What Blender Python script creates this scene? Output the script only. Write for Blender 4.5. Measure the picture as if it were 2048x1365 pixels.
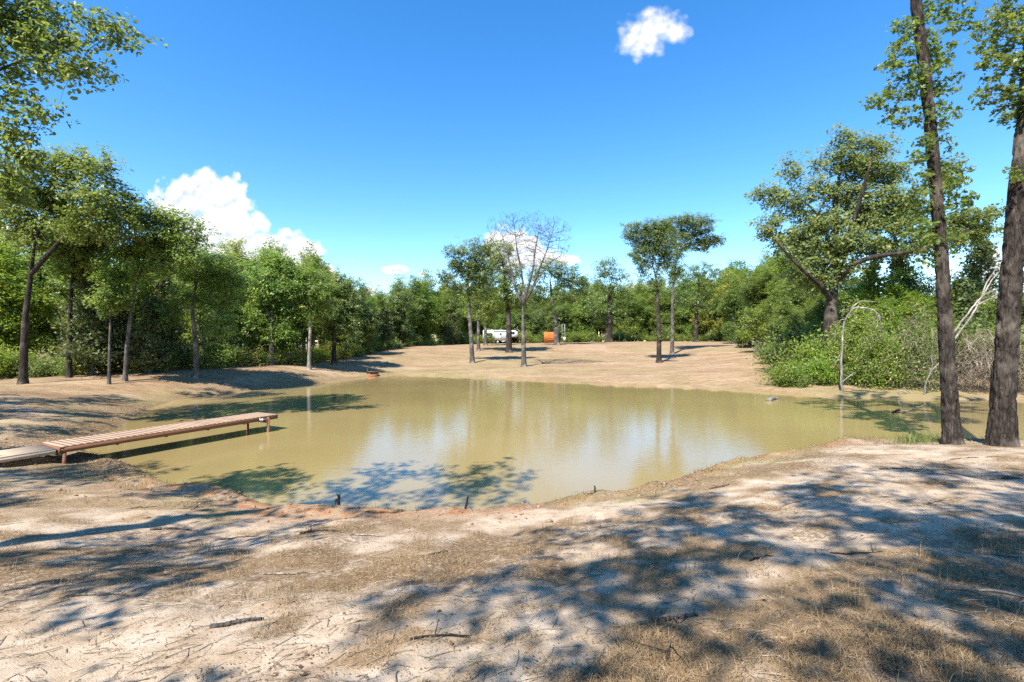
import bpy, math, random
import numpy as np
from mathutils import Vector
R = math.radians
random.seed(7)
scene = bpy.context.scene
for o in list(bpy.data.objects): bpy.data.objects.remove(o)
COL = scene.collection

# ------------------------------------------------------------------ camera
F, CX, CY, CZ = 967.0, 1024.0, 682.0, 3.2       # focal length in photo pixels, principal point, eye height above the water
cam = bpy.data.cameras.new('camera'); cam.sensor_width = 36.0; cam.lens = 36.0 * F / 2048.0
cam.clip_start = 0.05; cam.clip_end = 6000
cam_o = bpy.data.objects.new('camera', cam); COL.objects.link(cam_o)
cam_o.location = (0, 0, CZ); cam_o.rotation_euler = (R(90), 0, 0)
scene.camera = cam_o

# ------------------------------------------------------------------ sun and sky
SHX, SHY = 0.39, 0.67                            # shadow offset per metre of height (to the right, away)
SUN = Vector((-SHX, -SHY, 1.0)).normalized()     # towards the sun
sun = bpy.data.lights.new('sun', 'SUN'); sun.energy = 5.0; sun.angle = R(0.53); sun.color = (1.0, 0.94, 0.85)
sun_o = bpy.data.objects.new('sun', sun); COL.objects.link(sun_o)
sun_o.rotation_euler = (-SUN).to_track_quat('-Z', 'Y').to_euler(); sun_o.location = (-30, -30, 60)
EL = math.asin(SUN.z)
SKY_STRENGTH = 0.12

world = bpy.data.worlds.new('World'); scene.world = world; world.use_nodes = True
def build_world():
    nt = world.node_tree; N = nt.nodes; L = nt.links; N.clear()
    out = N.new('ShaderNodeOutputWorld'); bg = N.new('ShaderNodeBackground'); bg.inputs['Strength'].default_value = SKY_STRENGTH
    L.new(bg.outputs[0], out.inputs[0])
    sky = N.new('ShaderNodeTexSky'); sky.sky_type = 'NISHITA'; sky.sun_disc = False
    sky.sun_elevation = EL; sky.sun_rotation = math.atan2(SUN.x, SUN.y)
    sky.air_density = 1.0; sky.dust_density = 0.0; sky.ozone_density = 1.6; sky.altitude = 400
    hs = N.new('ShaderNodeHueSaturation'); hs.inputs['Saturation'].default_value = 1.36; hs.inputs['Value'].default_value = 1.17
    hs.inputs['Hue'].default_value = 0.502
    L.new(sky.outputs[0], hs.inputs['Color'])
    # cumulus clouds: a field of soft ellipses on the far sky (tangent coordinates of the direction), broken up by noise
    g = bpy.data.node_groups.new('cloud_field', 'ShaderNodeTree')
    g.interface.new_socket('P', in_out='INPUT', socket_type='NodeSocketVector')
    g.interface.new_socket('D', in_out='OUTPUT', socket_type='NodeSocketFloat')
    gi = g.nodes.new('NodeGroupInput'); go = g.nodes.new('NodeGroupOutput'); gl = g.links
    blobs = [  # photo px: u, v, ru, rv
        (362, 412, 66, 62), (408, 392, 62, 56), (455, 405, 44, 64), (435, 465, 100, 76), (490, 510, 100, 64), (400, 505, 110, 80),
        (575, 497, 48, 40), (602, 522, 56, 50), (645, 548, 40, 30), (530, 550, 140, 60),
        (1283, 78, 54, 48), (1312, 50, 60, 42), (1345, 62, 38, 30),
        (1012, 500, 56, 48), (1055, 510, 56, 38), (1110, 520, 60, 12),
        (793, 540, 30, 10), (845, 546, 8, 6), (735, 588, 24, 17),
        (1985, 530, 44, 34), (1960, 590, 60, 30), (30, 470, 70, 22), (1290, 580, 44, 16)]
    acc = None
    for (u, v, ru, rv) in blobs:
        s = g.nodes.new('ShaderNodeVectorMath'); s.operation = 'SUBTRACT'
        gl.new(gi.outputs['P'], s.inputs[0]); s.inputs[1].default_value = ((u - CX) / F, (CY - v) / F, 0)
        m = g.nodes.new('ShaderNodeVectorMath'); m.operation = 'MULTIPLY'
        gl.new(s.outputs[0], m.inputs[0]); m.inputs[1].default_value = (F / ru / 1.25, F / rv / 1.25, 0)
        ln = g.nodes.new('ShaderNodeVectorMath'); ln.operation = 'LENGTH'; gl.new(m.outputs[0], ln.inputs[0])
        iv = g.nodes.new('ShaderNodeMath'); iv.operation = 'SUBTRACT'; iv.inputs[0].default_value = 1.0; gl.new(ln.outputs['Value'], iv.inputs[1])
        if acc is None: acc = iv.outputs[0]
        else:
            mx = g.nodes.new('ShaderNodeMath'); mx.operation = 'SMOOTH_MAX'; mx.inputs[2].default_value = 0.10
            gl.new(acc, mx.inputs[0]); gl.new(iv.outputs[0], mx.inputs[1]); acc = mx.outputs[0]
    gl.new(acc, go.inputs[0])
    tc = N.new('ShaderNodeTexCoord'); sp = N.new('ShaderNodeSeparateXYZ'); L.new(tc.outputs['Generated'], sp.inputs[0])
    ym = N.new('ShaderNodeMath'); ym.operation = 'MAXIMUM'; ym.inputs[1].default_value = 0.05; L.new(sp.outputs['Y'], ym.inputs[0])
    du = N.new('ShaderNodeMath'); du.operation = 'DIVIDE'; L.new(sp.outputs['X'], du.inputs[0]); L.new(ym.outputs[0], du.inputs[1])
    dv = N.new('ShaderNodeMath'); dv.operation = 'DIVIDE'; L.new(sp.outputs['Z'], dv.inputs[0]); L.new(ym.outputs[0], dv.inputs[1])
    cb = N.new('ShaderNodeCombineXYZ'); L.new(du.outputs[0], cb.inputs[0]); L.new(dv.outputs[0], cb.inputs[1])
    f1 = N.new('ShaderNodeGroup'); f1.node_tree = g; L.new(cb.outputs[0], f1.inputs[0])
    def fnoise(vec):
        no = N.new('ShaderNodeTexNoise'); no.inputs['Scale'].default_value = 26; no.inputs['Detail'].default_value = 7; no.inputs['Roughness'].default_value = 0.60; L.new(vec, no.inputs['Vector'])
        vo = N.new('ShaderNodeTexVoronoi'); vo.feature = 'SMOOTH_F1'; vo.inputs['Scale'].default_value = 46; vo.inputs['Smoothness'].default_value = 0.45; L.new(vec, vo.inputs['Vector'])
        a = N.new('ShaderNodeMath'); a.operation = 'MULTIPLY_ADD'; a.inputs[1].default_value = -0.42; L.new(vo.outputs['Distance'], a.inputs[0]); L.new(no.outputs[0], a.inputs[2]); return a.outputs[0]
    off = N.new('ShaderNodeVectorMath'); off.operation = 'ADD'; off.inputs[1].default_value = (-0.004, 0.009, 0); L.new(cb.outputs[0], off.inputs[0])
    n1 = fnoise(cb.outputs[0]); n2 = fnoise(off.outputs[0])
    def mth(op, a, b, c=None):
        n = N.new('ShaderNodeMath'); n.operation = op
        for i, v in enumerate((a, b, c)):
            if v is None: continue
            if isinstance(v, (int, float)): n.inputs[i].default_value = v
            else: L.new(v, n.inputs[i])
        return n.outputs[0]
    dens = mth('MULTIPLY_ADD', n1, 0.95, f1.outputs[0])
    al = N.new('ShaderNodeMapRange'); al.interpolation_type = 'SMOOTHSTEP'; al.inputs['From Min'].default_value = 0.42; al.inputs['From Max'].default_value = 0.74; L.new(dens, al.inputs['Value']); hi_ = mth('GREATER_THAN', dv.outputs[0], 0.45); L.new(mth('MULTIPLY_ADD', hi_, 0.36, 0.74), al.inputs['From Max'])
    big = N.new('ShaderNodeTexNoise'); big.inputs['Scale'].default_value = 9; big.inputs['Detail'].default_value = 3; L.new(off.outputs[0], big.inputs['Vector'])
    df = mth('SUBTRACT', n2, n1); df = mth('MULTIPLY_ADD', f1.outputs[0], 0.30, df); df = mth('MULTIPLY_ADD', big.outputs[0], 0.55, df)
    sh = N.new('ShaderNodeMapRange'); sh.interpolation_type = 'SMOOTHSTEP'; sh.inputs['From Min'].default_value = 0.34; sh.inputs['From Max'].default_value = 0.80; L.new(df, sh.inputs['Value'])
    cm = N.new('ShaderNodeMix'); cm.data_type = 'RGBA'; L.new(sh.outputs[0], cm.inputs[0])
    cm.inputs[6].default_value = (4.6, 4.6, 4.6, 1); cm.inputs[7].default_value = (2.8, 3.2, 3.75, 1)  # sunlit white and shaded blue-grey of the clouds, put into their colour
    L.new(hs.outputs[0], bg.inputs['Color'])
    bgs = N.new('ShaderNodeBackground'); bgs.inputs['Strength'].default_value = SKY_STRENGTH; L.new(hs.outputs[0], bgs.inputs['Color'])
    bgc = N.new('ShaderNodeBackground'); bgc.inputs['Strength'].default_value = SKY_STRENGTH; L.new(cm.outputs[2], bgc.inputs['Color'])
    inner = N.new('ShaderNodeMixShader'); L.new(al.outputs[0], inner.inputs[0]); L.new(bgs.outputs[0], inner.inputs[1]); L.new(bgc.outputs[0], inner.inputs[2])
    # clouds stand only low in front; elsewhere the sky is clear
    def gtn(sock, v, op): n = N.new('ShaderNodeMath'); n.operation = op; n.inputs[1].default_value = v; L.new(sock, n.inputs[0]); return n.outputs[0]
    def mul(a, b): n = N.new('ShaderNodeMath'); n.operation = 'MULTIPLY'; L.new(a, n.inputs[0]); L.new(b, n.inputs[1]); return n.outputs[0]
    box = mul(mul(gtn(sp.outputs['Y'], 0.40, 'GREATER_THAN'), gtn(dv.outputs[0], 0.80, 'LESS_THAN')), gtn(dv.outputs[0], 0.02, 'GREATER_THAN'))
    outer = N.new('ShaderNodeMixShader'); L.new(box, outer.inputs[0]); L.new(bg.outputs[0], outer.inputs[1]); L.new(inner.outputs[0], outer.inputs[2]); L.new(outer.outputs[0], out.inputs[0])
    world.cycles.sampling_method = 'MANUAL'; world.cycles.sample_map_resolution = 256
build_world()
vs = scene.view_settings
vs.view_transform = 'Standard'; vs.look = 'None'; vs.exposure = 1.15; vs.gamma = 1.0; vs.use_curve_mapping = False
scene.cycles.max_bounces = 7; scene.cycles.diffuse_bounces = 3; scene.cycles.glossy_bounces = 3
scene.cycles.transmission_bounces = 3; scene.cycles.transparent_max_bounces = 4
scene.cycles.use_denoising = False; scene.cycles.use_adaptive_sampling = True; scene.cycles.adaptive_threshold = 0.012; scene.cycles.sample_clamp_indirect = 4.0
scene.cycles.caustics_reflective = False; scene.cycles.caustics_refractive = False

# ------------------------------------------------------------------ helpers
def tag(o, label=None, cat=None, group=None, kind=None):
    if label: o['label'] = label
    if cat: o['category'] = cat
    if group: o['group'] = group
    if kind: o['kind'] = kind
    return o
def link(name, me, parent=None, mat=None):
    o = bpy.data.objects.new(name, me); COL.objects.link(o)
    if parent: o.parent = parent
    if mat is not None and me is not None and not me.materials: me.materials.append(mat)
    return o
def empty(name, loc, rz=0.0, sc=1.0):
    o = bpy.data.objects.new(name, None); COL.objects.link(o); o.location = loc; o.rotation_euler = (0, 0, rz); o.scale = (sc, sc, sc)
    o.empty_display_size = 0.2
    return o
def np_mesh(name, V, faces, smooth=False, attrs=None):
    """V (n,3); faces: list of (m,k) int arrays, each with its own k."""
    me = bpy.data.meshes.new(name); V = np.asarray(V, dtype=np.float32)
    me.vertices.add(len(V)); me.vertices.foreach_set('co', V.ravel())
    loops = np.concatenate([f.ravel() for f in faces]).astype(np.int32)
    tot = np.concatenate([np.full(len(f), f.shape[1], dtype=np.int32) for f in faces])
    st = np.concatenate([[0], np.cumsum(tot)[:-1]]).astype(np.int32)
    me.loops.add(len(loops)); me.loops.foreach_set('vertex_index', loops)
    me.polygons.add(len(tot)); me.polygons.foreach_set('loop_start', st)
    if smooth: me.polygons.foreach_set('use_smooth', np.ones(len(tot), dtype=bool))
    for k, v in (attrs or {}).items():
        at = me.attributes.new(k, 'FLOAT', 'POINT'); at.data.foreach_set('value', np.asarray(v, dtype=np.float32))
    me.update(calc_edges=True); me.validate()
    return me
class MB:
    """collects boxes and tubes for one mesh"""
    def __init__(s): s.V = []; s.Fq = []; s.n = 0; s.Ft = []
    def add(s, V, quads=None, tris=None):
        V = np.asarray(V, float)
        if quads is not None and len(quads): s.Fq.append(np.asarray(quads, int) + s.n)
        if tris is not None and len(tris): s.Ft.append(np.asarray(tris, int) + s.n)
        s.V.append(V); s.n += len(V); return s
    def box(s, x0, x1, y0, y1, z0, z1, bv=0.0, M=None):
        if bv <= 0:
            V = np.array([[x, y, z] for z in (z0, z1) for y in (y0, y1) for x in (x0, x1)], float)
            Q = [[0, 2, 3, 1], [4, 5, 7, 6], [0, 1, 5, 4], [2, 6, 7, 3], [0, 4, 6, 2], [1, 3, 7, 5]]
        else:
            prof = [(x0 + bv, y0), (x1 - bv, y0), (x1, y0 + bv), (x1, y1 - bv), (x1 - bv, y1), (x0 + bv, y1), (x0, y1 - bv), (x0, y0 + bv)]
            V = np.array([[p[0], p[1], z] for z in (z0, z1) for p in prof], float); Q = [[i, (i + 1) % 8, 8 + (i + 1) % 8, 8 + i] for i in range(8)]
            if M is not None: V = V @ np.array(M)[:3, :3].T + np.array(M)[:3, 3]
            s.Fq.append(np.array(Q) + s.n)
            b, t = s.n, s.n + 8
            s.Fq.append(np.array([[b + 0, b + 7, b + 2, b + 1], [b + 7, b + 6, b + 3, b + 2], [b + 6, b + 5, b + 4, b + 3],
                                  [t + 0, t + 1, t + 2, t + 7], [t + 7, t + 2, t + 3, t + 6], [t + 6, t + 3, t + 4, t + 5]]))
            s.V.append(V); s.n += 16; return s
        if M is not None: V = V @ np.array(M)[:3, :3].T + np.array(M)[:3, 3]
        return s.add(V, Q)
    def tube(s, P, r, k=8, cap=True):
        V, Q = tube(np.asarray(P, float), np.broadcast_to(np.asarray(r, float), (len(P),)), k)
        T = []
        if cap:
            n = len(V); V = np.vstack([V, P[0], P[-1]]); m = len(P)
            T = [[n, (i + 1) % k, i] for i in range(k)] + [[n + 1, (m - 1) * k + i, (m - 1) * k + (i + 1) % k] for i in range(k)]
        return s.add(V, Q, T)
    def prism(s, poly, y0, y1):
        n = len(poly); V = [[p[0], y0, p[1]] for p in poly] + [[p[0], y1, p[1]] for p in poly]
        s.add(V, [[i, (i + 1) % n, n + (i + 1) % n, n + i] for i in range(n)])
        c = s.n; cen = np.mean(np.array(poly), 0)
        s.add([[cen[0], y0, cen[1]], [cen[0], y1, cen[1]]], None, None)
        s.Ft.append(np.array([[c, c - 2 * n + (i + 1) % n, c - 2 * n + i] for i in range(n)] + [[c + 1, c - n + i, c - n + (i + 1) % n] for i in range(n)]))
        return s
    def mesh(s, name, smooth=False, attrs=None):
        fs = []
        if s.Fq: fs.append(np.concatenate(s.Fq))
        if s.Ft: fs.append(np.concatenate(s.Ft))
        return np_mesh(name, np.concatenate(s.V), fs, smooth, attrs)
    def build(s, name, mat, parent=None, smooth=False):
        return link(name, s.mesh(name, smooth), parent, mat)
def tube(P, r, k):
    P = np.asarray(P, float); T = np.gradient(P, axis=0); T /= (np.linalg.norm(T, axis=1, keepdims=True) + 1e-9)
    m = T.mean(0); ref = np.array([0, 0, 1.0]) if abs(m[2]) < 0.7 * np.linalg.norm(m) + 1e-9 else np.array([0.9, 0.1, 0.0])
    A = np.cross(T, ref); A /= (np.linalg.norm(A, axis=1, keepdims=True) + 1e-9); B = np.cross(T, A)
    th = np.arange(k) * 2 * math.pi / k
    V = P[:, None, :] + r[:, None, None] * (np.cos(th)[None, :, None] * A[:, None, :] + np.sin(th)[None, :, None] * B[:, None, :])
    n = len(P); i = np.arange(n - 1)[:, None]; j = np.arange(k)[None, :]; j2 = (j + 1) % k
    Q = np.stack([i * k + j, i * k + j2, (i + 1) * k + j2, (i + 1) * k + j], -1).reshape(-1, 4)
    return V.reshape(-1, 3), Q
# value noise, vectorised
def _hash(ix, iy, iz, s):
    h = (ix * 374761393 + iy * 668265263 + iz * 2147483647 + s * 974634777) & 0xFFFFFFFF
    h = ((h ^ (h >> 13)) * 1274126177) & 0xFFFFFFFF
    return ((h ^ (h >> 16)) & 0xFFFFFF) / float(0xFFFFFF)
def vnoise(x, y, z=0.0, s=0):
    x, y, z = np.broadcast_arrays(np.asarray(x, float), np.asarray(y, float), np.asarray(z, float))
    ix = np.floor(x).astype(np.int64); iy = np.floor(y).astype(np.int64); iz = np.floor(z).astype(np.int64)
    fx, fy, fz = x - ix, y - iy, z - iz
    fx = fx * fx * (3 - 2 * fx); fy = fy * fy * (3 - 2 * fy); fz = fz * fz * (3 - 2 * fz)
    r = 0
    for a in (0, 1):
        for b in (0, 1):
            for c in (0, 1):
                r = r + _hash(ix + a, iy + b, iz + c, s) * (fx if a else 1 - fx) * (fy if b else 1 - fy) * (fz if c else 1 - fz)
    return r
def fbm(x, y, z=0.0, s=0, o=4):
    r = 0; a = 0.5; t = 0
    for i in range(o):
        r = r + a * vnoise(np.asarray(x) * 2 ** i, np.asarray(y) * 2 ** i, np.asarray(z) * 2 ** i, s + i); t += a; a *= 0.5
    return r / t
def sstep(a, b, x): t = np.clip((x - a) / (b - a), 0, 1); return t * t * (3 - 2 * t)

# ------------------------------------------------------------------ ground shape: pond outline and banks
def wpt(u, v, z=0.0): d = (CZ - z) * F / (v - CY); return ((u - CX) / F * d, d)
SHORE_PX = [(172, 906), (205, 913), (240, 922), (300, 943), (330, 966), (360, 974), (420, 969), (455, 974), (490, 990), (520, 1005), (560, 1013), (640, 1014), (700, 1017),
            (780, 1019), (850, 1022), (930, 1022), (1000, 1019), (1060, 1011), (1130, 996), (1200, 987), (1260, 979), (1340, 963), (1390, 944), (1430, 930), (1470, 920), (1510, 911),
            (1560, 905), (1620, 897), (1648, 889), (1665, 880), (1710, 877), (1770, 880), (1830, 883), (1890, 879), (1960, 880), (2048, 880), (2200, 872), (2420, 850),
            (2500, 824), (2300, 808), (2048, 803), (1950, 801), (1830, 799), (1740, 796), (1650, 794), (1590, 788), (1540, 784), (1400, 777), (1300, 773), (1200, 768), (1100, 763), (1000, 758),
            (900, 754), (850, 752), (800, 750), (745, 752), (700, 758), (600, 769), (500, 781), (420, 791), (350, 801), (300, 815), (262, 838), (225, 862), (190, 884), (172, 896)]
POND = np.array([wpt(u, v) for u, v in SHORE_PX])
def sdist(x, y):
    """signed distance to the pond outline, positive on land"""
    x = np.asarray(x, float); y = np.asarray(y, float); best = np.full(x.shape, 1e18); ins = np.zeros(x.shape, bool)
    n = len(POND)
    for i in range(n):
        ax, ay = POND[i]; bx, by = POND[(i + 1) % n]; dx, dy = bx - ax, by - ay
        t = np.clip(((x - ax) * dx + (y - ay) * dy) / (dx * dx + dy * dy), 0, 1)
        best = np.minimum(best, (x - ax - t * dx) ** 2 + (y - ay - t * dy) ** 2)
        c = ((ay > y) != (by > y)) & (x < (bx - ax) * (y - ay) / (by - ay + 1e-12) + ax); ins ^= c
    d = np.sqrt(best); return np.where(ins, -d, d)
def gp(u, v, d): return ((u - CX) / F * d, d, CZ - (v - CY) / F * d)
CTRL = [(0, -4, 1.75), (0, 0, 1.6), (-4, 0, 1.5), (4, 0, 1.62), (0, 3, 1.3), (-4, 3.5, 1.1), (4, 3.5, 1.35), (0, 6, .72), (-3, 6.5, .5), (3, 7, .72), (6, 8, .85), (9, 8, .9), (14, 8, .8),
        (9, 11.5, .55), (12.4, 13.4, .36), (13, 12.6, .42), (16, 11, .6), (20, 10, .75), (-8, 5, .8), (-9, 8, .5), (-12, 9, .5), (-14.5, 11.5, .52), (-18, 12, .7), (-14, 15, .42), (-17, 17, .7),
        (-20, 20, .85), (-25, 24, .9), (-23, 28, .88), (-20, 31, .88), (-30, 26, .8), (-40, 30, .8), (-30, 45, .8), (-17.5, 39, .92), (-55, 55, 1.0), (-10, -6, 1.7), (10, -8, 1.8), (0, -20, 2.0), (-25, -5, 1.2), (25, -5, 1.4),
        gp(700, 722, 50), gp(780, 700, 68), gp(850, 692, 85), gp(1048, 733, 50), gp(945, 725, 55), gp(1019, 705, 72), gp(957, 702, 75), gp(971, 692, 90), gp(1115, 690, 88), gp(1000, 687, 112), gp(1100, 686, 110),
        gp(1318, 725, 56), gp(1344, 708, 68), gp(1513, 705, 62), gp(1560, 690, 76), gp(1400, 683, 105), gp(1200, 684, 108), gp(1450, 740, 42), gp(1560, 745, 40), gp(820, 735, 52), gp(1200, 745, 45), gp(900, 738, 49),
        (29, 31, .6), (35, 40, 1.5), (24, 30, .5), (50, 60, 2.4), (60, 30, 1.5), (0, 150, 2.8), (-60, 130, 2.2), (60, 130, 2.8), (-60, 90, 1.5), (80, 80, 2.6), (-5, 130, 2.7)]
for (px_, py_) in POND[::2]: CTRL.append((px_, py_, 0.0))
for c in ((-2, 14), (2, 20), (-3, 28), (6, 16), (12, 20), (-7, 14), (-8, 24), (0, 35), (8, 26), (18, 21)): CTRL.append((c[0], c[1], -0.9))
CTRL = np.array(CTRL)
def _tps(d2): return 0.5 * d2 * np.log(d2 + 1e-9)
_n = len(CTRL); _d2 = ((CTRL[:, None, :2] - CTRL[None, :, :2]) ** 2).sum(-1)
_A = np.zeros((_n + 3, _n + 3)); _A[:_n, :_n] = _tps(_d2) + np.eye(_n) * 3.0; _A[:_n, _n] = 1; _A[:_n, _n + 1:] = CTRL[:, :2]; _A[_n:, :_n] = _A[:_n, _n:].T
_W = np.linalg.solve(_A, np.concatenate([CTRL[:, 2], np.zeros(3)]))
def ground_raw(x, y, s=None):
    x = np.asarray(x, float); y = np.asarray(y, float); sh = x.shape; xf, yf = x.ravel(), y.ravel()
    z = np.empty(len(xf))
    for i in range(0, len(xf), 20000):
        q = slice(i, i + 20000); d2 = (xf[q, None] - CTRL[None, :, 0]) ** 2 + (yf[q, None] - CTRL[None, :, 1]) ** 2
        z[q] = _tps(d2) @ _W[:_n] + _W[_n] + _W[_n + 1] * xf[q] + _W[_n + 2] * yf[q]
    z = z.reshape(sh); r = np.hypot(x, y - 50)
    t = sstep(85, 150, r); z = z * (1 - t) + 2.4 * t
    z = np.clip(z, -1.4, 3.6)
    if s is None: s = sdist(x, y)
    lip = 0.10 * sstep(0.0, 0.25, s) * (0.2 + 1.7 * fbm(x * 1.7, y * 1.7, 0, 5, 3)) + 0.05 * np.clip(s, 0, 3)
    land = np.maximum(z, lip)
    wet = np.minimum(z, -0.03 - 0.28 * np.clip(-s, 0, 5))
    return np.where(s > 0, land, wet)
def ground(x, y):
    x = np.asarray(x, float); y = np.asarray(y, float); s = sdist(x, y); z = ground_raw(x, y, s)
    a = sstep(0.0, 0.5, s)
    z = z + a * (0.16 * (fbm(x * 0.45, y * 0.45, 0, 11, 3) - 0.5) + (0.085 + 0.10 * (1 - sstep(0.4, 1.6, s))) * (fbm(x * 2.2, y * 2.2, 0, 21, 3) - 0.5))
    near = 1 - sstep(10, 22, np.hypot(x, y))
    z = z + a * near * (0.035 * (fbm(x * 9, y * 9, 0, 31, 2) - 0.5))
    return z
def gz(x, y): return float(ground(np.array([x]), np.array([y]))[0])
def at(u, v, d): return np.array([(u - CX) / F * d, d, CZ - (v - CY) / F * d])
def foot(u, d): x = (u - CX) / F * d; return np.array([x, d, gz(x, d)])

# ------------------------------------------------------------------ materials
def new_mat(name):
    m = bpy.data.materials.new(name); m.use_nodes = True; nt = m.node_tree; nt.nodes.clear()
    o = nt.nodes.new('ShaderNodeOutputMaterial'); return m, nt, nt.nodes, nt.links, o
def nd(N, t, **kw):
    n = N.new(t)
    for k, v in kw.items():
        if k in n.inputs: n.inputs[k].default_value = v
        else: setattr(n, k, v)
    return n
def ramp(N, stops):
    r = N.new('ShaderNodeValToRGB'); e = r.color_ramp.elements
    while len(e) > 1: e.remove(e[-1])
    e[0].position = stops[0][0]; e[0].color = (*stops[0][1], 1)
    for p, c in stops[1:]: q = e.new(p); q.color = (*c, 1)
    return r
def mixc(N, L, f, a, b):
    m = N.new('ShaderNodeMix'); m.data_type = 'RGBA'
    for s, v in ((0, f), (6, a), (7, b)):
        if isinstance(v, (int, float)): m.inputs[s].default_value = v
        elif isinstance(v, tuple): m.inputs[s].default_value = (*v, 1) if len(v) == 3 else v
        else: L.new(v, m.inputs[s])
    return m.outputs[2]
def plain(name, c, rough=0.7, var=0.25, scale=6.0, bump=0.0, metal=0.0, spec=0.4, stretch=(1, 1, 1), tone=0.0):
    m, nt, N, L, o = new_mat(name); p = nd(N, 'ShaderNodeBsdfPrincipled', Roughness=rough, Metallic=metal); p.inputs['Specular IOR Level'].default_value = spec
    tc = N.new('ShaderNodeTexCoord'); mp = N.new('ShaderNodeMapping'); mp.inputs['Scale'].default_value = stretch; L.new(tc.outputs['Object'], mp.inputs[0])
    n = nd(N, 'ShaderNodeTexNoise', Scale=scale, Detail=6.0, Roughness=0.6); L.new(mp.outputs[0], n.inputs['Vector'])
    r = ramp(N, [(0.25, tuple(x * (1 - var) for x in c)), (0.75, tuple(min(1, x * (1 + var)) for x in c))]); L.new(n.outputs[0], r.inputs[0])
    oi = N.new('ShaderNodeObjectInfo'); mv = nd(N, 'ShaderNodeMapRange'); mv.inputs['To Min'].default_value = 1 - tone; mv.inputs['To Max'].default_value = 1 + tone; L.new(oi.outputs['Random'], mv.inputs['Value']); hv = N.new('ShaderNodeHueSaturation'); L.new(mv.outputs[0], hv.inputs['Value']); L.new(r.outputs[0], hv.inputs['Color'])
    L.new(hv.outputs[0], p.inputs['Base Color'])
    if bump:
        b = nd(N, 'ShaderNodeBump', Strength=bump, Distance=0.02); L.new(n.outputs[0], b.inputs['Height']); L.new(b.outputs[0], p.inputs['Normal'])
    L.new(p.outputs[0], o.inputs[0]); return m
def leaf_mat(name, dark, mid, light, trans=0.38, rough=0.42, spec=0.5):
    m, nt, N, L, o = new_mat(name)
    at_ = N.new('ShaderNodeAttribute'); at_.attribute_name = 'rnd'
    r = ramp(N, [(0.0, dark), (0.55, mid), (0.93, light), (1.0, tuple(min(1, c * f) for c, f in zip(light, (1.7, 1.15, 0.8))))]); L.new(at_.outputs['Fac'], r.inputs[0])
    oi = N.new('ShaderNodeObjectInfo'); hv = N.new('ShaderNodeHueSaturation')
    mr = nd(N, 'ShaderNodeMapRange'); mr.inputs['To Min'].default_value = 0.487; mr.inputs['To Max'].default_value = 0.513; L.new(oi.outputs['Random'], mr.inputs['Value']); L.new(mr.outputs[0], hv.inputs['Hue'])
    mv = nd(N, 'ShaderNodeMapRange'); mv.inputs['To Min'].default_value = 0.82; mv.inputs['To Max'].default_value = 1.2
    w = N.new('ShaderNodeTexWhiteNoise'); w.noise_dimensions = '1D'; L.new(oi.outputs['Random'], w.inputs['W']); L.new(w.outputs['Value'], mv.inputs['Value']); L.new(mv.outputs[0], hv.inputs['Value'])
    L.new(r.outputs[0], hv.inputs['Color'])
    p = nd(N, 'ShaderNodeBsdfPrincipled', Roughness=rough); p.inputs['Specular IOR Level'].default_value = spec; L.new(hv.outputs[0], p.inputs['Base Color'])
    t = N.new('ShaderNodeBsdfTranslucent'); tcol = mixc(N, L, 0.35, hv.outputs[0], (0.42, 0.50, 0.06)); L.new(tcol, t.inputs['Color'])
    ms = N.new('ShaderNodeMixShader'); ms.inputs[0].default_value = trans; L.new(p.outputs[0], ms.inputs[1]); L.new(t.outputs[0], ms.inputs[2]); L.new(ms.outputs[0], o.inputs[0])
    return m
def bark_mat(name, c0, c1, c2, sc=9.0, bump=0.7):
    m, nt, N, L, o = new_mat(name); p = nd(N, 'ShaderNodeBsdfPrincipled', Roughness=0.9); p.inputs['Specular IOR Level'].default_value = 0.15
    tc = N.new('ShaderNodeTexCoord'); mp = N.new('ShaderNodeMapping'); mp.inputs['Scale'].default_value = (1, 1, 0.22); L.new(tc.outputs['Object'], mp.inputs[0])
    n = nd(N, 'ShaderNodeTexNoise', Scale=sc, Detail=7.0, Roughness=0.65, Distortion=0.4); L.new(mp.outputs[0], n.inputs['Vector'])
    v = nd(N, 'ShaderNodeTexVoronoi', Scale=sc * 1.4); v.feature = 'DISTANCE_TO_EDGE'; L.new(mp.outputs[0], v.inputs['Vector'])
    n2 = nd(N, 'ShaderNodeTexNoise', Scale=1.1, Detail=3.0); L.new(tc.outputs['Object'], n2.inputs['Vector'])
    r = ramp(N, [(0.28, c0), (0.5, c1), (0.74, c2)]); L.new(n.outputs[0], r.inputs[0])
    rr = ramp(N, [(0.0, (0.35, 0.35, 0.35)), (0.12, (1, 1, 1))]); L.new(v.outputs['Distance'], rr.inputs[0])
    mm = N.new('ShaderNodeMix'); mm.data_type = 'RGBA'; mm.blend_type = 'MULTIPLY'; mm.inputs[0].default_value = 0.8; L.new(r.outputs[0], mm.inputs[6]); L.new(rr.outputs[0], mm.inputs[7])
    li = ramp(N, [(0.52, (0, 0, 0)), (0.66, (1, 1, 1))]); L.new(n2.outputs[0], li.inputs[0])
    col = mixc(N, L, li.outputs[0], mm.outputs[2], tuple(min(1, x * 1.12) for x in c2))
    L.new(col, p.inputs['Base Color'])
    ad = nd(N, 'ShaderNodeMath'); ad.operation = 'MULTIPLY_ADD'; L.new(rr.outputs[0], ad.inputs[0]); ad.inputs[1].default_value = 0.6; L.new(n.outputs[0], ad.inputs[2])
    b = nd(N, 'ShaderNodeBump', Strength=bump, Distance=0.03); L.new(ad.outputs[0], b.inputs['Height']); L.new(b.outputs[0], p.inputs['Normal'])
    L.new(p.outputs[0], o.inputs[0]); return m
M = {}
M['leaf_oak'] = leaf_mat('oak_leaf', (0.080, 0.125, 0.026), (0.170, 0.240, 0.050), (0.285, 0.335, 0.085), trans=0.55)
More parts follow.
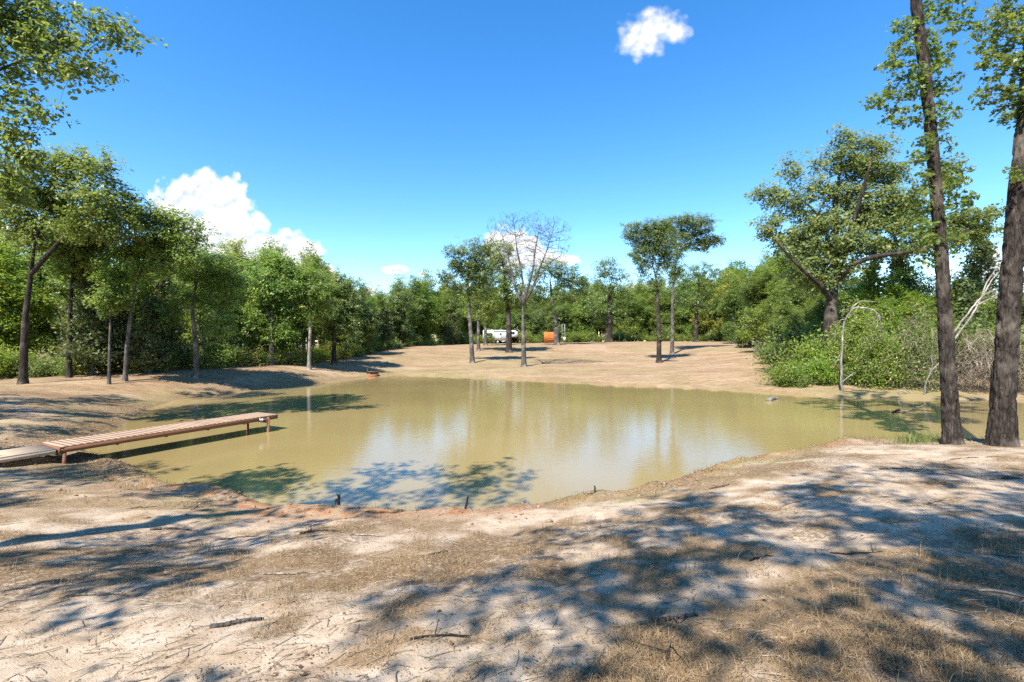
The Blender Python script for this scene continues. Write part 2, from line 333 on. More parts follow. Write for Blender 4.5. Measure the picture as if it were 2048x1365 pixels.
M['leaf_pale'] = leaf_mat('pale_oak_leaf', (0.095, 0.130, 0.040), (0.185, 0.230, 0.076), (0.30, 0.325, 0.125), trans=0.45, rough=0.5, spec=0.3)
M['leaf_blue'] = leaf_mat('hill_oak_leaf', (0.072, 0.115, 0.032), (0.150, 0.212, 0.060), (0.250, 0.290, 0.090), trans=0.52)
M['leaf_wood'] = leaf_mat('woodland_leaf', (0.080, 0.142, 0.026), (0.172, 0.265, 0.050), (0.295, 0.370, 0.085), trans=0.56)
M['leaf_lime'] = leaf_mat('lime_leaf', (0.105, 0.185, 0.022), (0.205, 0.315, 0.038), (0.35, 0.41, 0.07), trans=0.55)
M['leaf_gold'] = leaf_mat('yellowing_leaf', (0.120, 0.150, 0.024), (0.235, 0.265, 0.042), (0.37, 0.37, 0.07), trans=0.55)
M['leaf_cedar'] = leaf_mat('cedar_needle', (0.042, 0.066, 0.022), (0.086, 0.120, 0.040), (0.155, 0.175, 0.058), trans=0.28, rough=0.6)
M['bark_grey'] = bark_mat('grey_bark', (0.035, 0.030, 0.026), (0.10, 0.088, 0.076), (0.21, 0.19, 0.165))
M['bark_dark'] = bark_mat('dark_bark', (0.014, 0.011, 0.009), (0.042, 0.033, 0.027), (0.105, 0.086, 0.070), sc=11.0)
M['bark_pale'] = bark_mat('dead_wood', (0.12, 0.105, 0.088), (0.23, 0.205, 0.175), (0.36, 0.33, 0.29), sc=8.0, bump=0.4)
M['bark_tan'] = bark_mat('tan_twig', (0.13, 0.10, 0.07), (0.25, 0.20, 0.145), (0.38, 0.32, 0.24), sc=8.0, bump=0.3)

# ------------------------------------------------------------------ ground sheet and water
def sand_mat():
    m, nt, N, L, o = new_mat('sandy_ground'); p = nd(N, 'ShaderNodeBsdfPrincipled', Roughness=0.95); p.inputs['Specular IOR Level'].default_value = 0.08
    geo = N.new('ShaderNodeNewGeometry'); P = geo.outputs['Position']
    def noise(s, d=6.0, r=0.6, dist=0.0, st=None):
        n = nd(N, 'ShaderNodeTexNoise', Scale=s, Detail=d, Roughness=r, Distortion=dist)
        if st:
            mp = N.new('ShaderNodeMapping'); mp.inputs['Scale'].default_value = st; L.new(P, mp.inputs[0]); L.new(mp.outputs[0], n.inputs['Vector'])
        else: L.new(P, n.inputs['Vector'])
        return n.outputs[0]
    def attr(k): a = N.new('ShaderNodeAttribute'); a.attribute_name = k; return a.outputs['Fac']
    def m2(op, a, b):
        n = N.new('ShaderNodeMath'); n.operation = op; n.use_clamp = True
        for i, v in enumerate((a, b)):
            if isinstance(v, (int, float)): n.inputs[i].default_value = v
            else: L.new(v, n.inputs[i])
        return n.outputs[0]
    def rng(v, a, b):
        n = N.new('ShaderNodeMapRange'); n.interpolation_type = 'SMOOTHSTEP'; n.inputs['From Min'].default_value = a; n.inputs['From Max'].default_value = b; L.new(v, n.inputs['Value']); return n.outputs[0]
    big, mid, fine, grit = noise(0.55, 4), noise(3.2, 6, 0.65), noise(17, 6, 0.7), noise(95, 4, 0.7)
    r1 = ramp(N, [(0.3, (0.325, 0.232, 0.150)), (0.52, (0.46, 0.358, 0.256)), (0.72, (0.55, 0.455, 0.352))]); L.new(mid, r1.inputs[0]); c = r1.outputs[0]
    # orange clay at the waterline
    clay = m2('MULTIPLY', attr('clay'), rng(mid, 0.36, 0.60)); c = mixc(N, L, clay, c, (0.38, 0.175, 0.075))
    # thatch of dead grass
    thatch = m2('MULTIPLY', attr('straw'), rng(fine, 0.26, 0.50)); rs = ramp(N, [(0.32, (0.12, 0.075, 0.038)), (0.5, (0.23, 0.150, 0.080)), (0.7, (0.36, 0.26, 0.150))]); L.new(grit, rs.inputs[0]); c = mixc(N, L, thatch, c, rs.outputs[0])
    # mown far slope
    far = attr('far'); nb = noise(0.22, 5, 0.6, 0.3, (1.0, 2.2, 1)); nb2 = noise(2.2, 9, 0.78, 0.0, (0.7, 1.5, 1))
    rf = ramp(N, [(0.30, (0.25, 0.165, 0.092)), (0.52, (0.335, 0.238, 0.144)), (0.72, (0.40, 0.302, 0.202))]); L.new(nb, rf.inputs[0])
    rf2 = ramp(N, [(0.36, (0.46, 0.40, 0.33)), (0.56, (1.05, 1.02, 1.0))]); L.new(nb2, rf2.inputs[0])
    mf = N.new('ShaderNodeMix'); mf.data_type = 'RGBA'; mf.blend_type = 'MULTIPLY'; mf.inputs[0].default_value = 0.75; L.new(rf.outputs[0], mf.inputs[6]); L.new(rf2.outputs[0], mf.inputs[7])
    c = mixc(N, L, far, c, mf.outputs[2])
    gr = m2('MULTIPLY', attr('green'), rng(nb2, 0.38, 0.62)); c = mixc(N, L, gr, c, (0.19, 0.20, 0.065))
    deb = m2('MULTIPLY', attr('debris'), rng(fine, 0.40, 0.56)); c = mixc(N, L, deb, c, (0.135, 0.088, 0.052))
    spk = rng(noise(38, 4, 0.7), 0.585, 0.66); c = mixc(N, L, m2('MULTIPLY', spk, 0.75), c, (0.14, 0.10, 0.065))
    wet = attr('wet'); c = mixc(N, L, m2('MULTIPLY', wet, 0.75), c, (0.20, 0.135, 0.072))
    L.new(c, p.inputs['Base Color'])
    h = N.new('ShaderNodeMath'); h.operation = 'MULTIPLY_ADD'; L.new(fine, h.inputs[0]); h.inputs[1].default_value = 1.0; L.new(grit, h.inputs[2])
    b = nd(N, 'ShaderNodeBump', Strength=0.55, Distance=0.03); L.new(h.outputs[0], b.inputs['Height']); L.new(b.outputs[0], p.inputs['Normal'])
    L.new(p.outputs[0], o.inputs[0]); return m
M['ground'] = sand_mat()
def straw_density(x, y):
    n = fbm(x * 0.55 + 3.1, y * 0.75 - 1.7, 0, 41, 4); n2 = fbm(x * 2.4, y * 2.4, 0, 47, 3)
    return sstep(0.43, 0.58, 0.45 * n + 0.55 * n2)
def build_ground():
    k = 0.0265; c = 0.11 / k
    ix = np.arange(-250, 251); xs = c * np.sinh(ix * k)
    iy = np.arange(-120, 250); ys = 4.0 + c * np.sinh(iy * k)
    X, Y = np.meshgrid(xs, ys); Z = ground(X, Y); S = sdist(X, Y)
    V = np.stack([X, Y, Z], -1).reshape(-1, 3); nx = len(xs); i = np.arange(len(ys) - 1)[:, None]; j = np.arange(nx - 1)[None, :]
    Q = np.stack([i * nx + j, i * nx + j + 1, (i + 1) * nx + j + 1, (i + 1) * nx + j], -1).reshape(-1, 4)
    r = np.hypot(X, Y); far = sstep(17, 26, Y + 0.15 * np.abs(X)) 
    left = sstep(-6, -11, X) * (1 - sstep(20, 30, Y))
    clay = np.clip(1.15 * (1 - sstep(0.1, 1.5, S)) * (0.5 + vnoise(X * .7, Y * .7, 0, 61)) + 0.45 * (1 - sstep(0.5, 3.2, S)) * sstep(2.0, -4.0, X), 0, 1) * (S > -1)
    straw = np.clip(straw_density(X, Y) * (1 - 0.6 * clay), 0, 1) * sstep(0.0, 0.6, S)
    green = 0.55 * (1 - sstep(0.3, 1.6, np.abs(S - 0.9))) * sstep(0.45, 0.62, fbm(X * .5, Y * .5, 0, 71, 3)) + 0.42 * far * sstep(0.50, 0.66, fbm(X * .09, Y * .13, 0, 77, 3)) + 0.3 * left * sstep(0.45, 0.6, fbm(X * .4, Y * .4, 0, 73, 3))
    debris = 0.75 * (1 - sstep(0.2, 1.3, S)) * sstep(0.45, 0.60, fbm(X * .9, Y * .9, 0, 81, 3)) * (Y < 24) + 0.7 * sstep(0.50, 0.62, fbm(X * .9, Y * .9, 0, 83, 4)) * (1 - far) + 0.6 * sstep(-7, -12, X) * sstep(.46, .58, fbm(X * .5, Y * 1.1, 0, 87, 4)) * (Y < 40) + 0.35 * far * sstep(.50, .64, fbm(X * .25, Y * .5, 0, 89, 4)) + 0.9 * sstep(-34, -40, X + Y * 0.25) + 0.8 * left * (1 - sstep(.6, 2.6, S)) * sstep(.4, .55, fbm(X * 1.1, Y * 1.1, 0, 85, 3))
    wet = 1 - sstep(0.0, 0.32, S)
    farF = np.maximum(far, left * 0.35)
    me = np_mesh('ground', V, [Q], True, dict(clay=clay.ravel(), straw=straw.ravel(), far=farF.ravel(), green=np.clip(green, 0, 1).ravel(), debris=np.clip(debris, 0, 1).ravel(), wet=wet.ravel()))
    tag(link('ground', me, None, M['ground']), 'dry sandy bank and straw coloured slope around the pond', 'ground', kind='structure')
build_ground()
def water_mat():
    m, nt, N, L, o = new_mat('muddy_water'); p = nd(N, 'ShaderNodeBsdfPrincipled', Roughness=0.04, IOR=1.333); p.inputs['Specular IOR Level'].default_value = 0.5
    geo = N.new('ShaderNodeNewGeometry'); n0 = nd(N, 'ShaderNodeTexNoise', Scale=0.12, Detail=3.0); L.new(geo.outputs['Position'], n0.inputs['Vector'])
    r = ramp(N, [(0.35, (0.246, 0.184, 0.074)), (0.65, (0.284, 0.215, 0.092))]); L.new(n0.outputs[0], r.inputs[0]); L.new(r.outputs[0], p.inputs['Base Color'])
    mp = N.new('ShaderNodeMapping'); mp.inputs['Scale'].default_value = (1.0, 1.9, 1.0); mp.inputs['Rotation'].default_value = (0, 0, 0.25); L.new(geo.outputs['Position'], mp.inputs[0])
    n1 = nd(N, 'ShaderNodeTexNoise', Scale=3.2, Detail=3.0, Roughness=0.55); L.new(mp.outputs[0], n1.inputs['Vector'])
    n2 = nd(N, 'ShaderNodeTexNoise', Scale=14.0, Detail=2.0); L.new(mp.outputs[0], n2.inputs['Vector'])
    ad = N.new('ShaderNodeMath'); ad.operation = 'MULTIPLY_ADD'; L.new(n2.outputs[0], ad.inputs[0]); ad.inputs[1].default_value = 0.18; L.new(n1.outputs[0], ad.inputs[2])
    b = nd(N, 'ShaderNodeBump', Strength=0.085, Distance=0.05); L.new(ad.outputs[0], b.inputs['Height']); L.new(b.outputs[0], p.inputs['Normal'])
    L.new(p.outputs[0], o.inputs[0]); return m
M['water'] = water_mat()
def build_water():
    xs = np.linspace(-32, 46, 40); ys = np.linspace(7, 50, 30); X, Y = np.meshgrid(xs, ys); V = np.stack([X, Y, 0 * X], -1).reshape(-1, 3)
    i = np.arange(29)[:, None]; j = np.arange(39)[None, :]; Q = np.stack([i * 40 + j, i * 40 + j + 1, (i + 1) * 40 + j + 1, (i + 1) * 40 + j], -1).reshape(-1, 4)
    # keep only cells that touch the pond
    keep = (sdist(X, Y) < 3.5).ravel()[Q].any(1); Q = Q[keep]
    used = np.unique(Q); mp = -np.ones(len(V), int); mp[used] = np.arange(len(used))
    tag(link('pond_water', np_mesh('pond_water', V[used], [mp[Q]], True), None, M['water']), 'still muddy olive yellow pond water', 'water', kind='structure')
build_water()

# ------------------------------------------------------------------ trees
def subdiv(P, step):
    P = np.asarray(P, float); seg = np.linalg.norm(np.diff(P[:, :3], axis=0), axis=1); t = np.concatenate([[0], np.cumsum(seg)])
    n = max(2, int(t[-1] / step) + 1); tt = np.linspace(0, t[-1], n)
    # Catmull-like smoothing through cubic interpolation of each channel
    out = np.stack([np.interp(tt, t, P[:, i]) for i in range(P.shape[1])], 1)
    if len(P) > 2:
        for _ in range(2):
            out[1:-1] = 0.25 * out[:-2] + 0.5 * out[1:-1] + 0.25 * out[2:]
    return out
def grow(trunk, r_base, r_top, att, D, dk, rng, up=0.06, jit=0.18, start=0.35, iters=140, limbs=()):
    """space colonisation from a trunk polyline (and limb polylines) to the attractor points; returns nodes, parents, radii, tip counts"""
    T = subdiv(trunk, D); pos = [tuple(p) for p in T]; par = [-1] + list(range(len(T) - 1)); hh = np.linalg.norm(T - T[0], axis=1); rad_fix = list((r_top + (r_base - r_top) * (1 - np.linspace(0, 1, len(T)) ** 1.7)) * (1 + 0.55 * np.exp(-hh / 0.35)))
    ok = [i >= int(start * len(T)) for i in range(len(T))]
    for lb, ra, rb in limbs:
        lb = np.asarray(lb, float); d = np.linalg.norm(np.array(pos[:len(T)]) - lb[0], axis=1); a = int(d.argmin())
        Lp = subdiv(np.vstack([[pos[a]], lb[1:]]), D); q = a
        for i, p in enumerate(Lp[1:]): par.append(q); pos.append(tuple(p)); q = len(pos) - 1; rad_fix.append(ra + (rb - ra) * (i + 1) / len(Lp)); ok.append(True)
    nfix = len(pos); P = np.array(pos); OK = np.array(ok)
    A = att.copy(); d = np.linalg.norm(A[:, None] - P[None], axis=2); d[:, ~OK] = 1e9; near = d.argmin(1); dist = d.min(1)
    last = {}
    for it in range(iters):
        if not len(A): break
        v = A - P[near]; v /= (np.linalg.norm(v, axis=1, keepdims=True) + 1e-9)
        un, inv = np.unique(near, return_inverse=True); S = np.zeros((len(un), 3)); np.add.at(S, inv, v)
        S /= (np.linalg.norm(S, axis=1, keepdims=True) + 1e-9); S += rng.normal(0, jit, S.shape); S[:, 2] += up; S /= (np.linalg.norm(S, axis=1, keepdims=True) + 1e-9)
        newp = []; newpar = []
        for i, n in enumerate(un):
            c = last.setdefault(int(n), [])
            if len(c) >= 3 or any(float(S[i] @ q) > 0.93 for q in c): continue
            c.append(S[i]); newp.append(P[n] + D * S[i]); newpar.append(int(n))
        if not newp: break
        newp = np.array(newp); base = len(P); P = np.vstack([P, newp]); par += newpar
        dn = np.linalg.norm(A[:, None] - newp[None], axis=2); m = dn.min(1); am = dn.argmin(1); b = m < dist
        near = np.where(b, base + am, near); dist = np.where(b, m, dist); k = dist > dk; A, near, dist = A[k], near[k], dist[k]
    par = np.array(par); n = len(P); tips = np.zeros(n); haskid = np.zeros(n, bool); haskid[par[par >= 0]] = True; tips[~haskid] = 1
    for i in range(n - 1, 0, -1): tips[par[i]] += tips[i]
    return P, par, tips, nfix, np.array(rad_fix)
def skeleton_mesh(P, par, tips, nfix, rfix, r_tip, ex, name, r_cap, min_k=3):
    n = len(P); r = r_tip * tips ** (1 / ex); r = np.minimum(r, r_cap); r[:nfix] = np.maximum(rfix, 0)
    # branches never thicker than what they leave
    for i in range(nfix, n): r[i] = min(r[i], 0.92 * r[par[i]])
    kids = [[] for _ in range(n)]
    for i in range(1, n): kids[par[i]].append(i)
    V = []; Q = []; off = 0; stack = [(0, None)]
    while stack:
        i, p0 = stack.pop(); ch = [] if p0 is None else [p0]; rr = [] if p0 is None else [min(r[p0], r[i] * 1.25)]
        while True:
            ch.append(i); rr.append(r[i])
            if not kids[i]: break
            ks = sorted(kids[i], key=lambda q: -(tips[q] + (1e6 if q < nfix and i < nfix and q == i + 1 else 0)))
            for q in ks[1:]: stack.append((q, i))
            i = ks[0]
        if len(ch) < 2: continue
        rr = np.array(rr); rr[-1] *= 0.6; mx = rr.max(); k = 12 if mx > 0.12 else 7 if mx > 0.05 else 5 if mx > 0.02 else min_k
        v, q = tube(P[ch], rr, k); V.append(v); Q.append(q + off); off += len(v)
    return np_mesh(name, np.vstack(V), [np.vstack(Q)], True), r
SHAPES = {
    'rhomb': (np.array([[0, 0, 0], [0.30, 0.45, 0.07], [0, 1, -0.06], [-0.30, 0.45, 0.07]]), np.array([[0, 1, 2, 3]])),
    'oval': (np.array([[0, 0, 0], [0.26, 0.30, 0.06], [0.24, 0.70, 0.04], [0, 1, -0.08], [-0.24, 0.70, 0.04], [-0.26, 0.30, 0.06]]), np.array([[0, 1, 2, 3], [0, 3, 4, 5]])),
    'oak': (np.array([[0, 0, 0], [0.16, 0.22, 0.02], [0.12, 0.36, 0.0], [0.40, 0.52, 0.07], [0.20, 0.66, 0.02], [0.24, 0.90, 0.0], [0, 1.0, -0.08], [-0.24, 0.90, 0.0], [-0.20, 0.66, 0.02], [-0.40, 0.52, 0.07], [-0.12, 0.36, 0.0], [-0.16, 0.22, 0.02]]),
            np.array([[0, 1, 2, 10], [0, 10, 11, 11], [2, 3, 4, 8], [2, 8, 9, 10], [4, 5, 6, 8], [6, 7, 8, 8]])),
    'needle': (np.array([[0.05, 0, 0], [0.05, 1, 0], [-0.05, 1, 0], [-0.05, 0, 0]]), np.array([[0, 1, 2, 3]])),
}
def leaves_mesh(name, C, L, rng, shape='rhomb', upb=0.7, out=None, droop=0.2, rnd=None):
    """one mesh of many leaves; C centres (n,3), L lengths"""
    n = len(C); N = rng.normal(0, 1, (n, 3)); N /= np.linalg.norm(N, axis=1, keepdims=True); N[:, 2] += upb; N += 0.45 * np.array(SUN)
    if out is not None: N += out
    N /= (np.linalg.norm(N, axis=1, keepdims=True) + 1e-9)
    T = rng.normal(0, 1, (n, 3)); T[:, 2] -= droop; T -= (T * N).sum(1, keepdims=True) * N; T /= (np.linalg.norm(T, axis=1, keepdims=True) + 1e-9); B = np.cross(N, T)
    tv, tf = SHAPES[shape]; k = len(tv); L = np.asarray(L).reshape(-1, 1, 1)
    V = C[:, None, :] + L * (tv[None, :, 0:1] * B[:, None] + (tv[None, :, 1:2] - 0.4) * T[:, None] + tv[None, :, 2:3] * N[:, None])
    idx = (np.arange(n) * k)[:, None]
    if rnd is None: rnd = rng.random(n)
    fs = []
    for f in tf:
        f = [f[0]] + [b for a, b in zip(f[:-1], f[1:]) if b != a]; fs.append(idx + np.array(f)[None])
    g3 = [f for f in fs if f.shape[1] == 3]; g4 = [f for f in fs if f.shape[1] == 4]; faces = [np.concatenate(g) for g in (g4, g3) if g]
    return np_mesh(name, V.reshape(-1, 3), faces, False, dict(rnd=np.repeat(rnd, k)))
def blob_points(blobs, n, rng, shell=0.35):
    """attractors spread through ellipsoids (centre xyz, radii xyz)"""
    vol = np.array([b[1][0] * b[1][1] * b[1][2] for b in blobs]) ** 0.8; cnt = np.maximum(4, (n * vol / vol.sum())).astype(int); out = []
    for (c, r), m in zip(blobs, cnt):
        d = rng.normal(0, 1, (m, 3)); d /= np.linalg.norm(d, axis=1, keepdims=True); q = (shell + (1 - shell) * rng.random((m, 1)) ** 0.6) ; out.append(np.asarray(c) + d * q * np.asarray(r))
    return np.vstack(out)
def tree_meshes(name, trunk, r_base, r_top, blobs, natt, seed, D=0.45, dk=0.55, leaf=0.16, per=14, spread=0.34, shape='rhomb', start=0.4, limbs=(), r_tip=0.012, ex=2.25, leafy=3, up=0.06, jit=0.18, upb=0.7, shell=0.3, drop=0.0, mult=3.0, reach=1.6):
    rng = np.random.default_rng(seed); att = blob_points(blobs, natt, rng, shell)
    P, par, tips, nfix, rfix = grow(trunk, r_base, r_top, att, D, dk, rng, up=up, jit=jit, start=start, limbs=limbs)
    wood, r = skeleton_mesh(P, par, tips, nfix, rfix, r_tip, ex, name + '_trunk', max(r_top, 0.55 * r_base))
    sel = np.where((tips <= leafy) & (np.arange(len(P)) >= nfix))[0]
    E = blob_points([(c_, np.asarray(q_) * 1.08) for c_, q_ in blobs], max(8, int(natt * mult / 5)), rng, 0.25); E = np.repeat(E, 5, 0); E = E + rng.normal(0, spread * 0.95, E.shape) * np.array([1, 1, .6]); cand = np.where(np.arange(len(P)) >= nfix)[0]; cand = cand if len(cand) else np.arange(len(P))
    dd = np.linalg.norm(E[:, None] - P[cand][None], axis=2); nn = cand[dd.argmin(1)]; dm = dd.min(1); k = dm < reach; E, nn = E[k], nn[k]
    a = P[nn]; m_ = 0.5 * (a + E) + rng.normal(0, 0.06, E.shape) + np.array([0, 0, 0.05]); q = len(E)
    if q:
        rt = r_tip * 0.55; ang = np.arange(3) * 2.094; ring = np.stack([np.cos(ang), np.sin(ang), 0 * ang], 1) * rt
        TV = np.stack([a[:, None] + ring, m_[:, None] + ring * 0.8, E[:, None] + ring * 0.4], 1).reshape(-1, 3); b0 = (np.arange(q) * 9)[:, None]
        TQ = np.concatenate([b0 + np.array([[s_ * 3 + j, s_ * 3 + (j + 1) % 3, s_ * 3 + 3 + (j + 1) % 3, s_ * 3 + 3 + j]]) for s_ in (0, 1) for j in range(3)])
        me0 = wood; nv = len(me0.vertices); V0 = np.empty(nv * 3, np.float32); me0.vertices.foreach_get('co', V0); lv = np.empty(len(me0.loops), np.int32); me0.loops.foreach_get('vertex_index', lv)
        wood = np_mesh(name + '_trunk', np.vstack([V0.reshape(-1, 3), TV]), [lv.reshape(-1, 4), TQ + nv], True); bpy.data.meshes.remove(me0)
    if not per: return wood, None
    CC = np.vstack([P[sel], E])
    if drop: CC = CC[rng.random(len(CC)) > drop]
    cen = np.repeat(CC, per, 0); w = rng.normal(0, 1, cen.shape); w /= np.linalg.norm(w, axis=1, keepdims=True); w *= (rng.random((len(w), 1)) ** 0.5) * spread; w[:, 2] *= 0.75
    mid = np.mean(att, 0); out = cen - mid; out /= (np.linalg.norm(out, axis=1, keepdims=True) + 1e-9)
    rn = np.clip(np.repeat(rng.normal(0.45, 0.17, len(CC)), per) + rng.normal(0, 0.16, len(cen)), 0, 1)
    lf = leaves_mesh(name + '_crown', cen + w, leaf * rng.uniform(0.5, 1.4, len(cen)), rng, shape, upb, 0.45 * out, rnd=rn)
    return wood, lf
TRIS = {}
def place_tree(name, label, cat, loc, wood, lf, mw, ml, group=None, rz=0.0, sc=1.0):
    t = empty(name, loc, rz, sc); tag(t, label, cat, group)
    link('trunk', wood, t, mw)
    if lf is not None: link('crown', lf, t, ml)
    return t
def px_tree(name, label, u, d, trunk, blobs, natt, seed, mw, ml, limbs=(), cat='tree', group=None, sink=0.12, depth_k=0.9, **kw):
    """trunk: [(u, v)] above the foot, widths given in photo pixels (wb, wt) as kw; blobs: (u, v, ru, rv[, forward offset m[, depth radius m]])"""
    wb, wt = kw.pop('w'); f = foot(u, d); k = d / F; rng = np.random.default_rng(seed + 999)
    T = [(0, 0, -sink)]; off = 0.0
    for q in trunk: off = q[2] if len(q) > 2 else off; p = at(q[0], q[1], d + off) - f; T.append(tuple(p))
    B = []
    for b in blobs:
        dy = b[4] if len(b) > 4 else float(rng.uniform(-0.5, 0.5) * b[2] * k); rd = b[5] if len(b) > 5 else depth_k * 0.5 * (b[2] + b[3]) * k
        B.append((at(b[0], b[1], d + dy) - f, (b[2] * k * 1.10, rd, b[3] * k * 1.10)))
    LB = [([at(q[0], q[1], d + (q[2] if len(q) > 2 else 0)) - f for q in pts], a * k / 2, b * k / 2) for pts, a, b in limbs]
    cs = d / math.hypot(f[0], d); LB = [(a_, b_ * cs, c_ * cs) for a_, b_, c_ in LB]; wood, lf = tree_meshes(name, T, wb * k / 2 * cs, wt * k / 2 * cs, B, natt, seed, limbs=LB, **kw)
    return place_tree(name, label, cat, tuple(f), wood, lf, mw, ml, group)

# x, y, label, scale, crown shape
SHADE_TREES = [(-0.6, -4.8, 'oak behind the viewpoint shading the middle of the near bank', 1.0, 1), (3.6, -2.4, 'oak behind the viewpoint shading the right of the near bank', 1.0, 1), (-15.5, 2.7, 'oak out of view at the left shading the dock shore', .9, 0), (8.0, -2.6, 'oak behind the viewpoint shading the ground below the two big trunks', 1.05, 2), (-8.4, 2.0, 'tall slim oak beside the viewpoint whose shade reaches the near water', 1.0, 2),
               (12.0, 0.2, 'oak out of view at the right shading the bank before the trunks', .95, 1), (-23.0, 12.2, 'oak out of view at the left shading the bank behind the dock', .95, 0), (-19.5, 8.2, 'slim oak out of view at the left of the dock', .8, 1), (-2.8, -4.2, 'slender oak behind the viewpoint shading the lower middle bank', .9, 2), (6.2, -5.8, 'farthest oak behind the viewpoint shading the right foreground', 1.05, 2), (10.8, -4.0, 'oak behind the viewpoint shading the lower right corner', 1.0, 2), (1.2, -2.6, 'slim oak just behind the viewpoint shading the bottom of the bank', .9, 1), (6.0, -3.2, 'slim oak behind the viewpoint shading the bank right of centre', .95, 1)]
# ================================================================== the trees one can tell apart
BG, BD, BP, BT = M['bark_grey'], M['bark_dark'], M['bark_pale'], M['bark_tan']
LG = M['leaf_gold']; LO, LP, LB_, LW, LL, LC = M['leaf_oak'], M['leaf_pale'], M['leaf_blue'], M['leaf_wood'], M['leaf_lime'], M['leaf_cedar']

# ---- two big trunks on the near bank at the right
def hero_trunk(name, pts, flare, seed, ridge, sides=56, step=0.05):
    """pts: (x, y, z, r) relative to the foot; bark plates as real relief"""
    T = subdiv(np.array(pts, float), step); P, r = T[:, :3], T[:, 3].copy(); h = P[:, 2]
    r = r * (1 + flare * np.exp(-np.clip(h, 0, None) / 0.28))
    V, Q = tube(P, r, sides); n = len(P); th = np.tile(np.arange(sides) * 2 * math.pi / sides, n); hh = np.repeat(h, sides); rr = np.repeat(r, sides)
    ax = np.repeat(P, sides, 0); out = (V - ax) / rr[:, None]
    cx, cy = np.cos(th) * rr, np.sin(th) * rr
    wv = 0.10 * (fbm(cx * 3, cy * 3, hh * 1.2, seed + 7, 2) - 0.5)
    a = fbm((cx + wv) * 17, (cy + wv) * 17, hh * 3.6, seed, 3); plates = sstep(0.36, 0.60, a)
    roots = 0.16 * flare * np.exp(-np.clip(hh, 0, None) / 0.22) * np.cos(th * 5 + seed) * rr
    V = V + out * (ridge * (plates - 0.5) + 0.012 * (fbm(cx * 40, cy * 40, hh * 22, seed + 3, 2) - 0.5) + 0.035 * (fbm(cx * 4, cy * 4, hh * 1.6, seed + 5, 2) - 0.5) + roots)[:, None]
    return V, Q
def near_tree(name, label, u, d, trunk_px, blobs, seed, ridge, flare, natt, ml, leaf, per, upper_r, sides=56):
    f = foot(u, d); k = d / F; cs = 0.84 * d / math.hypot(f[0], d); pts = [(0, 0, -0.25, trunk_px[0][2] * k / 2 * cs)]
    for (pu, pv, w) in trunk_px: p = at(pu, pv, d) - f; pts.append((p[0], p[1], p[2], w * k / 2 * cs))
    V, Q = hero_trunk(name, pts, flare, seed, ridge, sides); t = empty(name, tuple(f)); tag(t, label, 'tree')
    link('trunk', np_mesh(name + '_trunk', V, [Q], True), t, BD)
    rng = np.random.default_rng(seed); B = []
    for b in blobs:
        dy = b[4] if len(b) > 4 else 0.0; B.append((at(b[0], b[1], d + dy) - f, (b[2] * k, 0.5 * (b[2] + b[3]) * k, b[3] * k)))
    nin = [i for i, b in enumerate(blobs) if b[1] > -40]; nout = [i for i, b in enumerate(blobs) if b[1] <= -40]; att = np.vstack([blob_points([B[i] for i in nin], natt, rng, 0.1), blob_points([B[i] for i in nout], natt // 3, rng, 0.15)]); P, par, tips, nfix, rf = grow([p[:3] for p in pts], 0.1, 0.1, att, 0.22, 0.26, rng, up=0.05, jit=0.22, start=0.25)
    wood, r = skeleton_mesh(P, par, tips, nfix, rf * 0 + 0.03, 0.006, 2.2, name + '_branches', 0.09)
    link('branches', wood, t, BD)
    sel = np.where((tips <= 3) & (np.arange(len(P)) >= nfix))[0]; cen = np.repeat(P[sel], per, 0)
    w = rng.normal(0, 1, cen.shape); w /= np.linalg.norm(w, axis=1, keepdims=True); w *= (rng.random((len(w), 1)) ** 0.6) * 0.21; w[:, 2] *= 0.7
    rn = np.clip(np.repeat(rng.normal(0.42, 0.2, len(sel)), per) + rng.normal(0, 0.15, len(cen)), 0, 1)
    link('crown', leaves_mesh(name + '_crown', cen + w, leaf * rng.uniform(0.6, 1.2, len(cen)), rng, 'oak', 0.55, rnd=rn), t, ml)
    return t
near_tree('oak_tree', 'slender dark leaning oak trunk with leafy sprouts, left of the thick trunk', 1904, 13.5,
          [(1904, 880, 44), (1898, 760, 40), (1890, 640, 36), (1882, 500, 32), (1872, 380, 30), (1858, 220, 29), (1846, 110, 29), (1832, 0, 30), (1818, -120, 32), (1800, -300, 28), (1790, -480, 22)],
          [(1805, 60, 32, 36), (1800, 110, 42, 36), (1870, 120, 40, 50), (1830, 160, 55, 40), (1770, 200, 44, 28), (1800, 235, 45, 24), (1880, 240, 38, 40), (1845, 310, 26, 36, -.2), (1840, 390, 24, 50), (1910, 400, 36, 50), (1905, 345, 36, 40, .4),
           (1835, 470, 26, 42), (1905, 480, 28, 24), (1925, 40, 36, 22), (1905, 15, 40, 26), (1900, 170, 30, 24), (1955, 55, 26, 18), (1830, 520, 16, 22), (1915, 650, 9, 8),
           (1760, -90, 90, 60), (1880, -120, 110, 70, 1), (1700, -260, 120, 90), (1850, -330, 150, 110, 1.5), (1960, -260, 110, 80), (1790, -460, 130, 90)],
          31, 0.035, 0.35, 620, LO, 0.135, 17, 0.2)
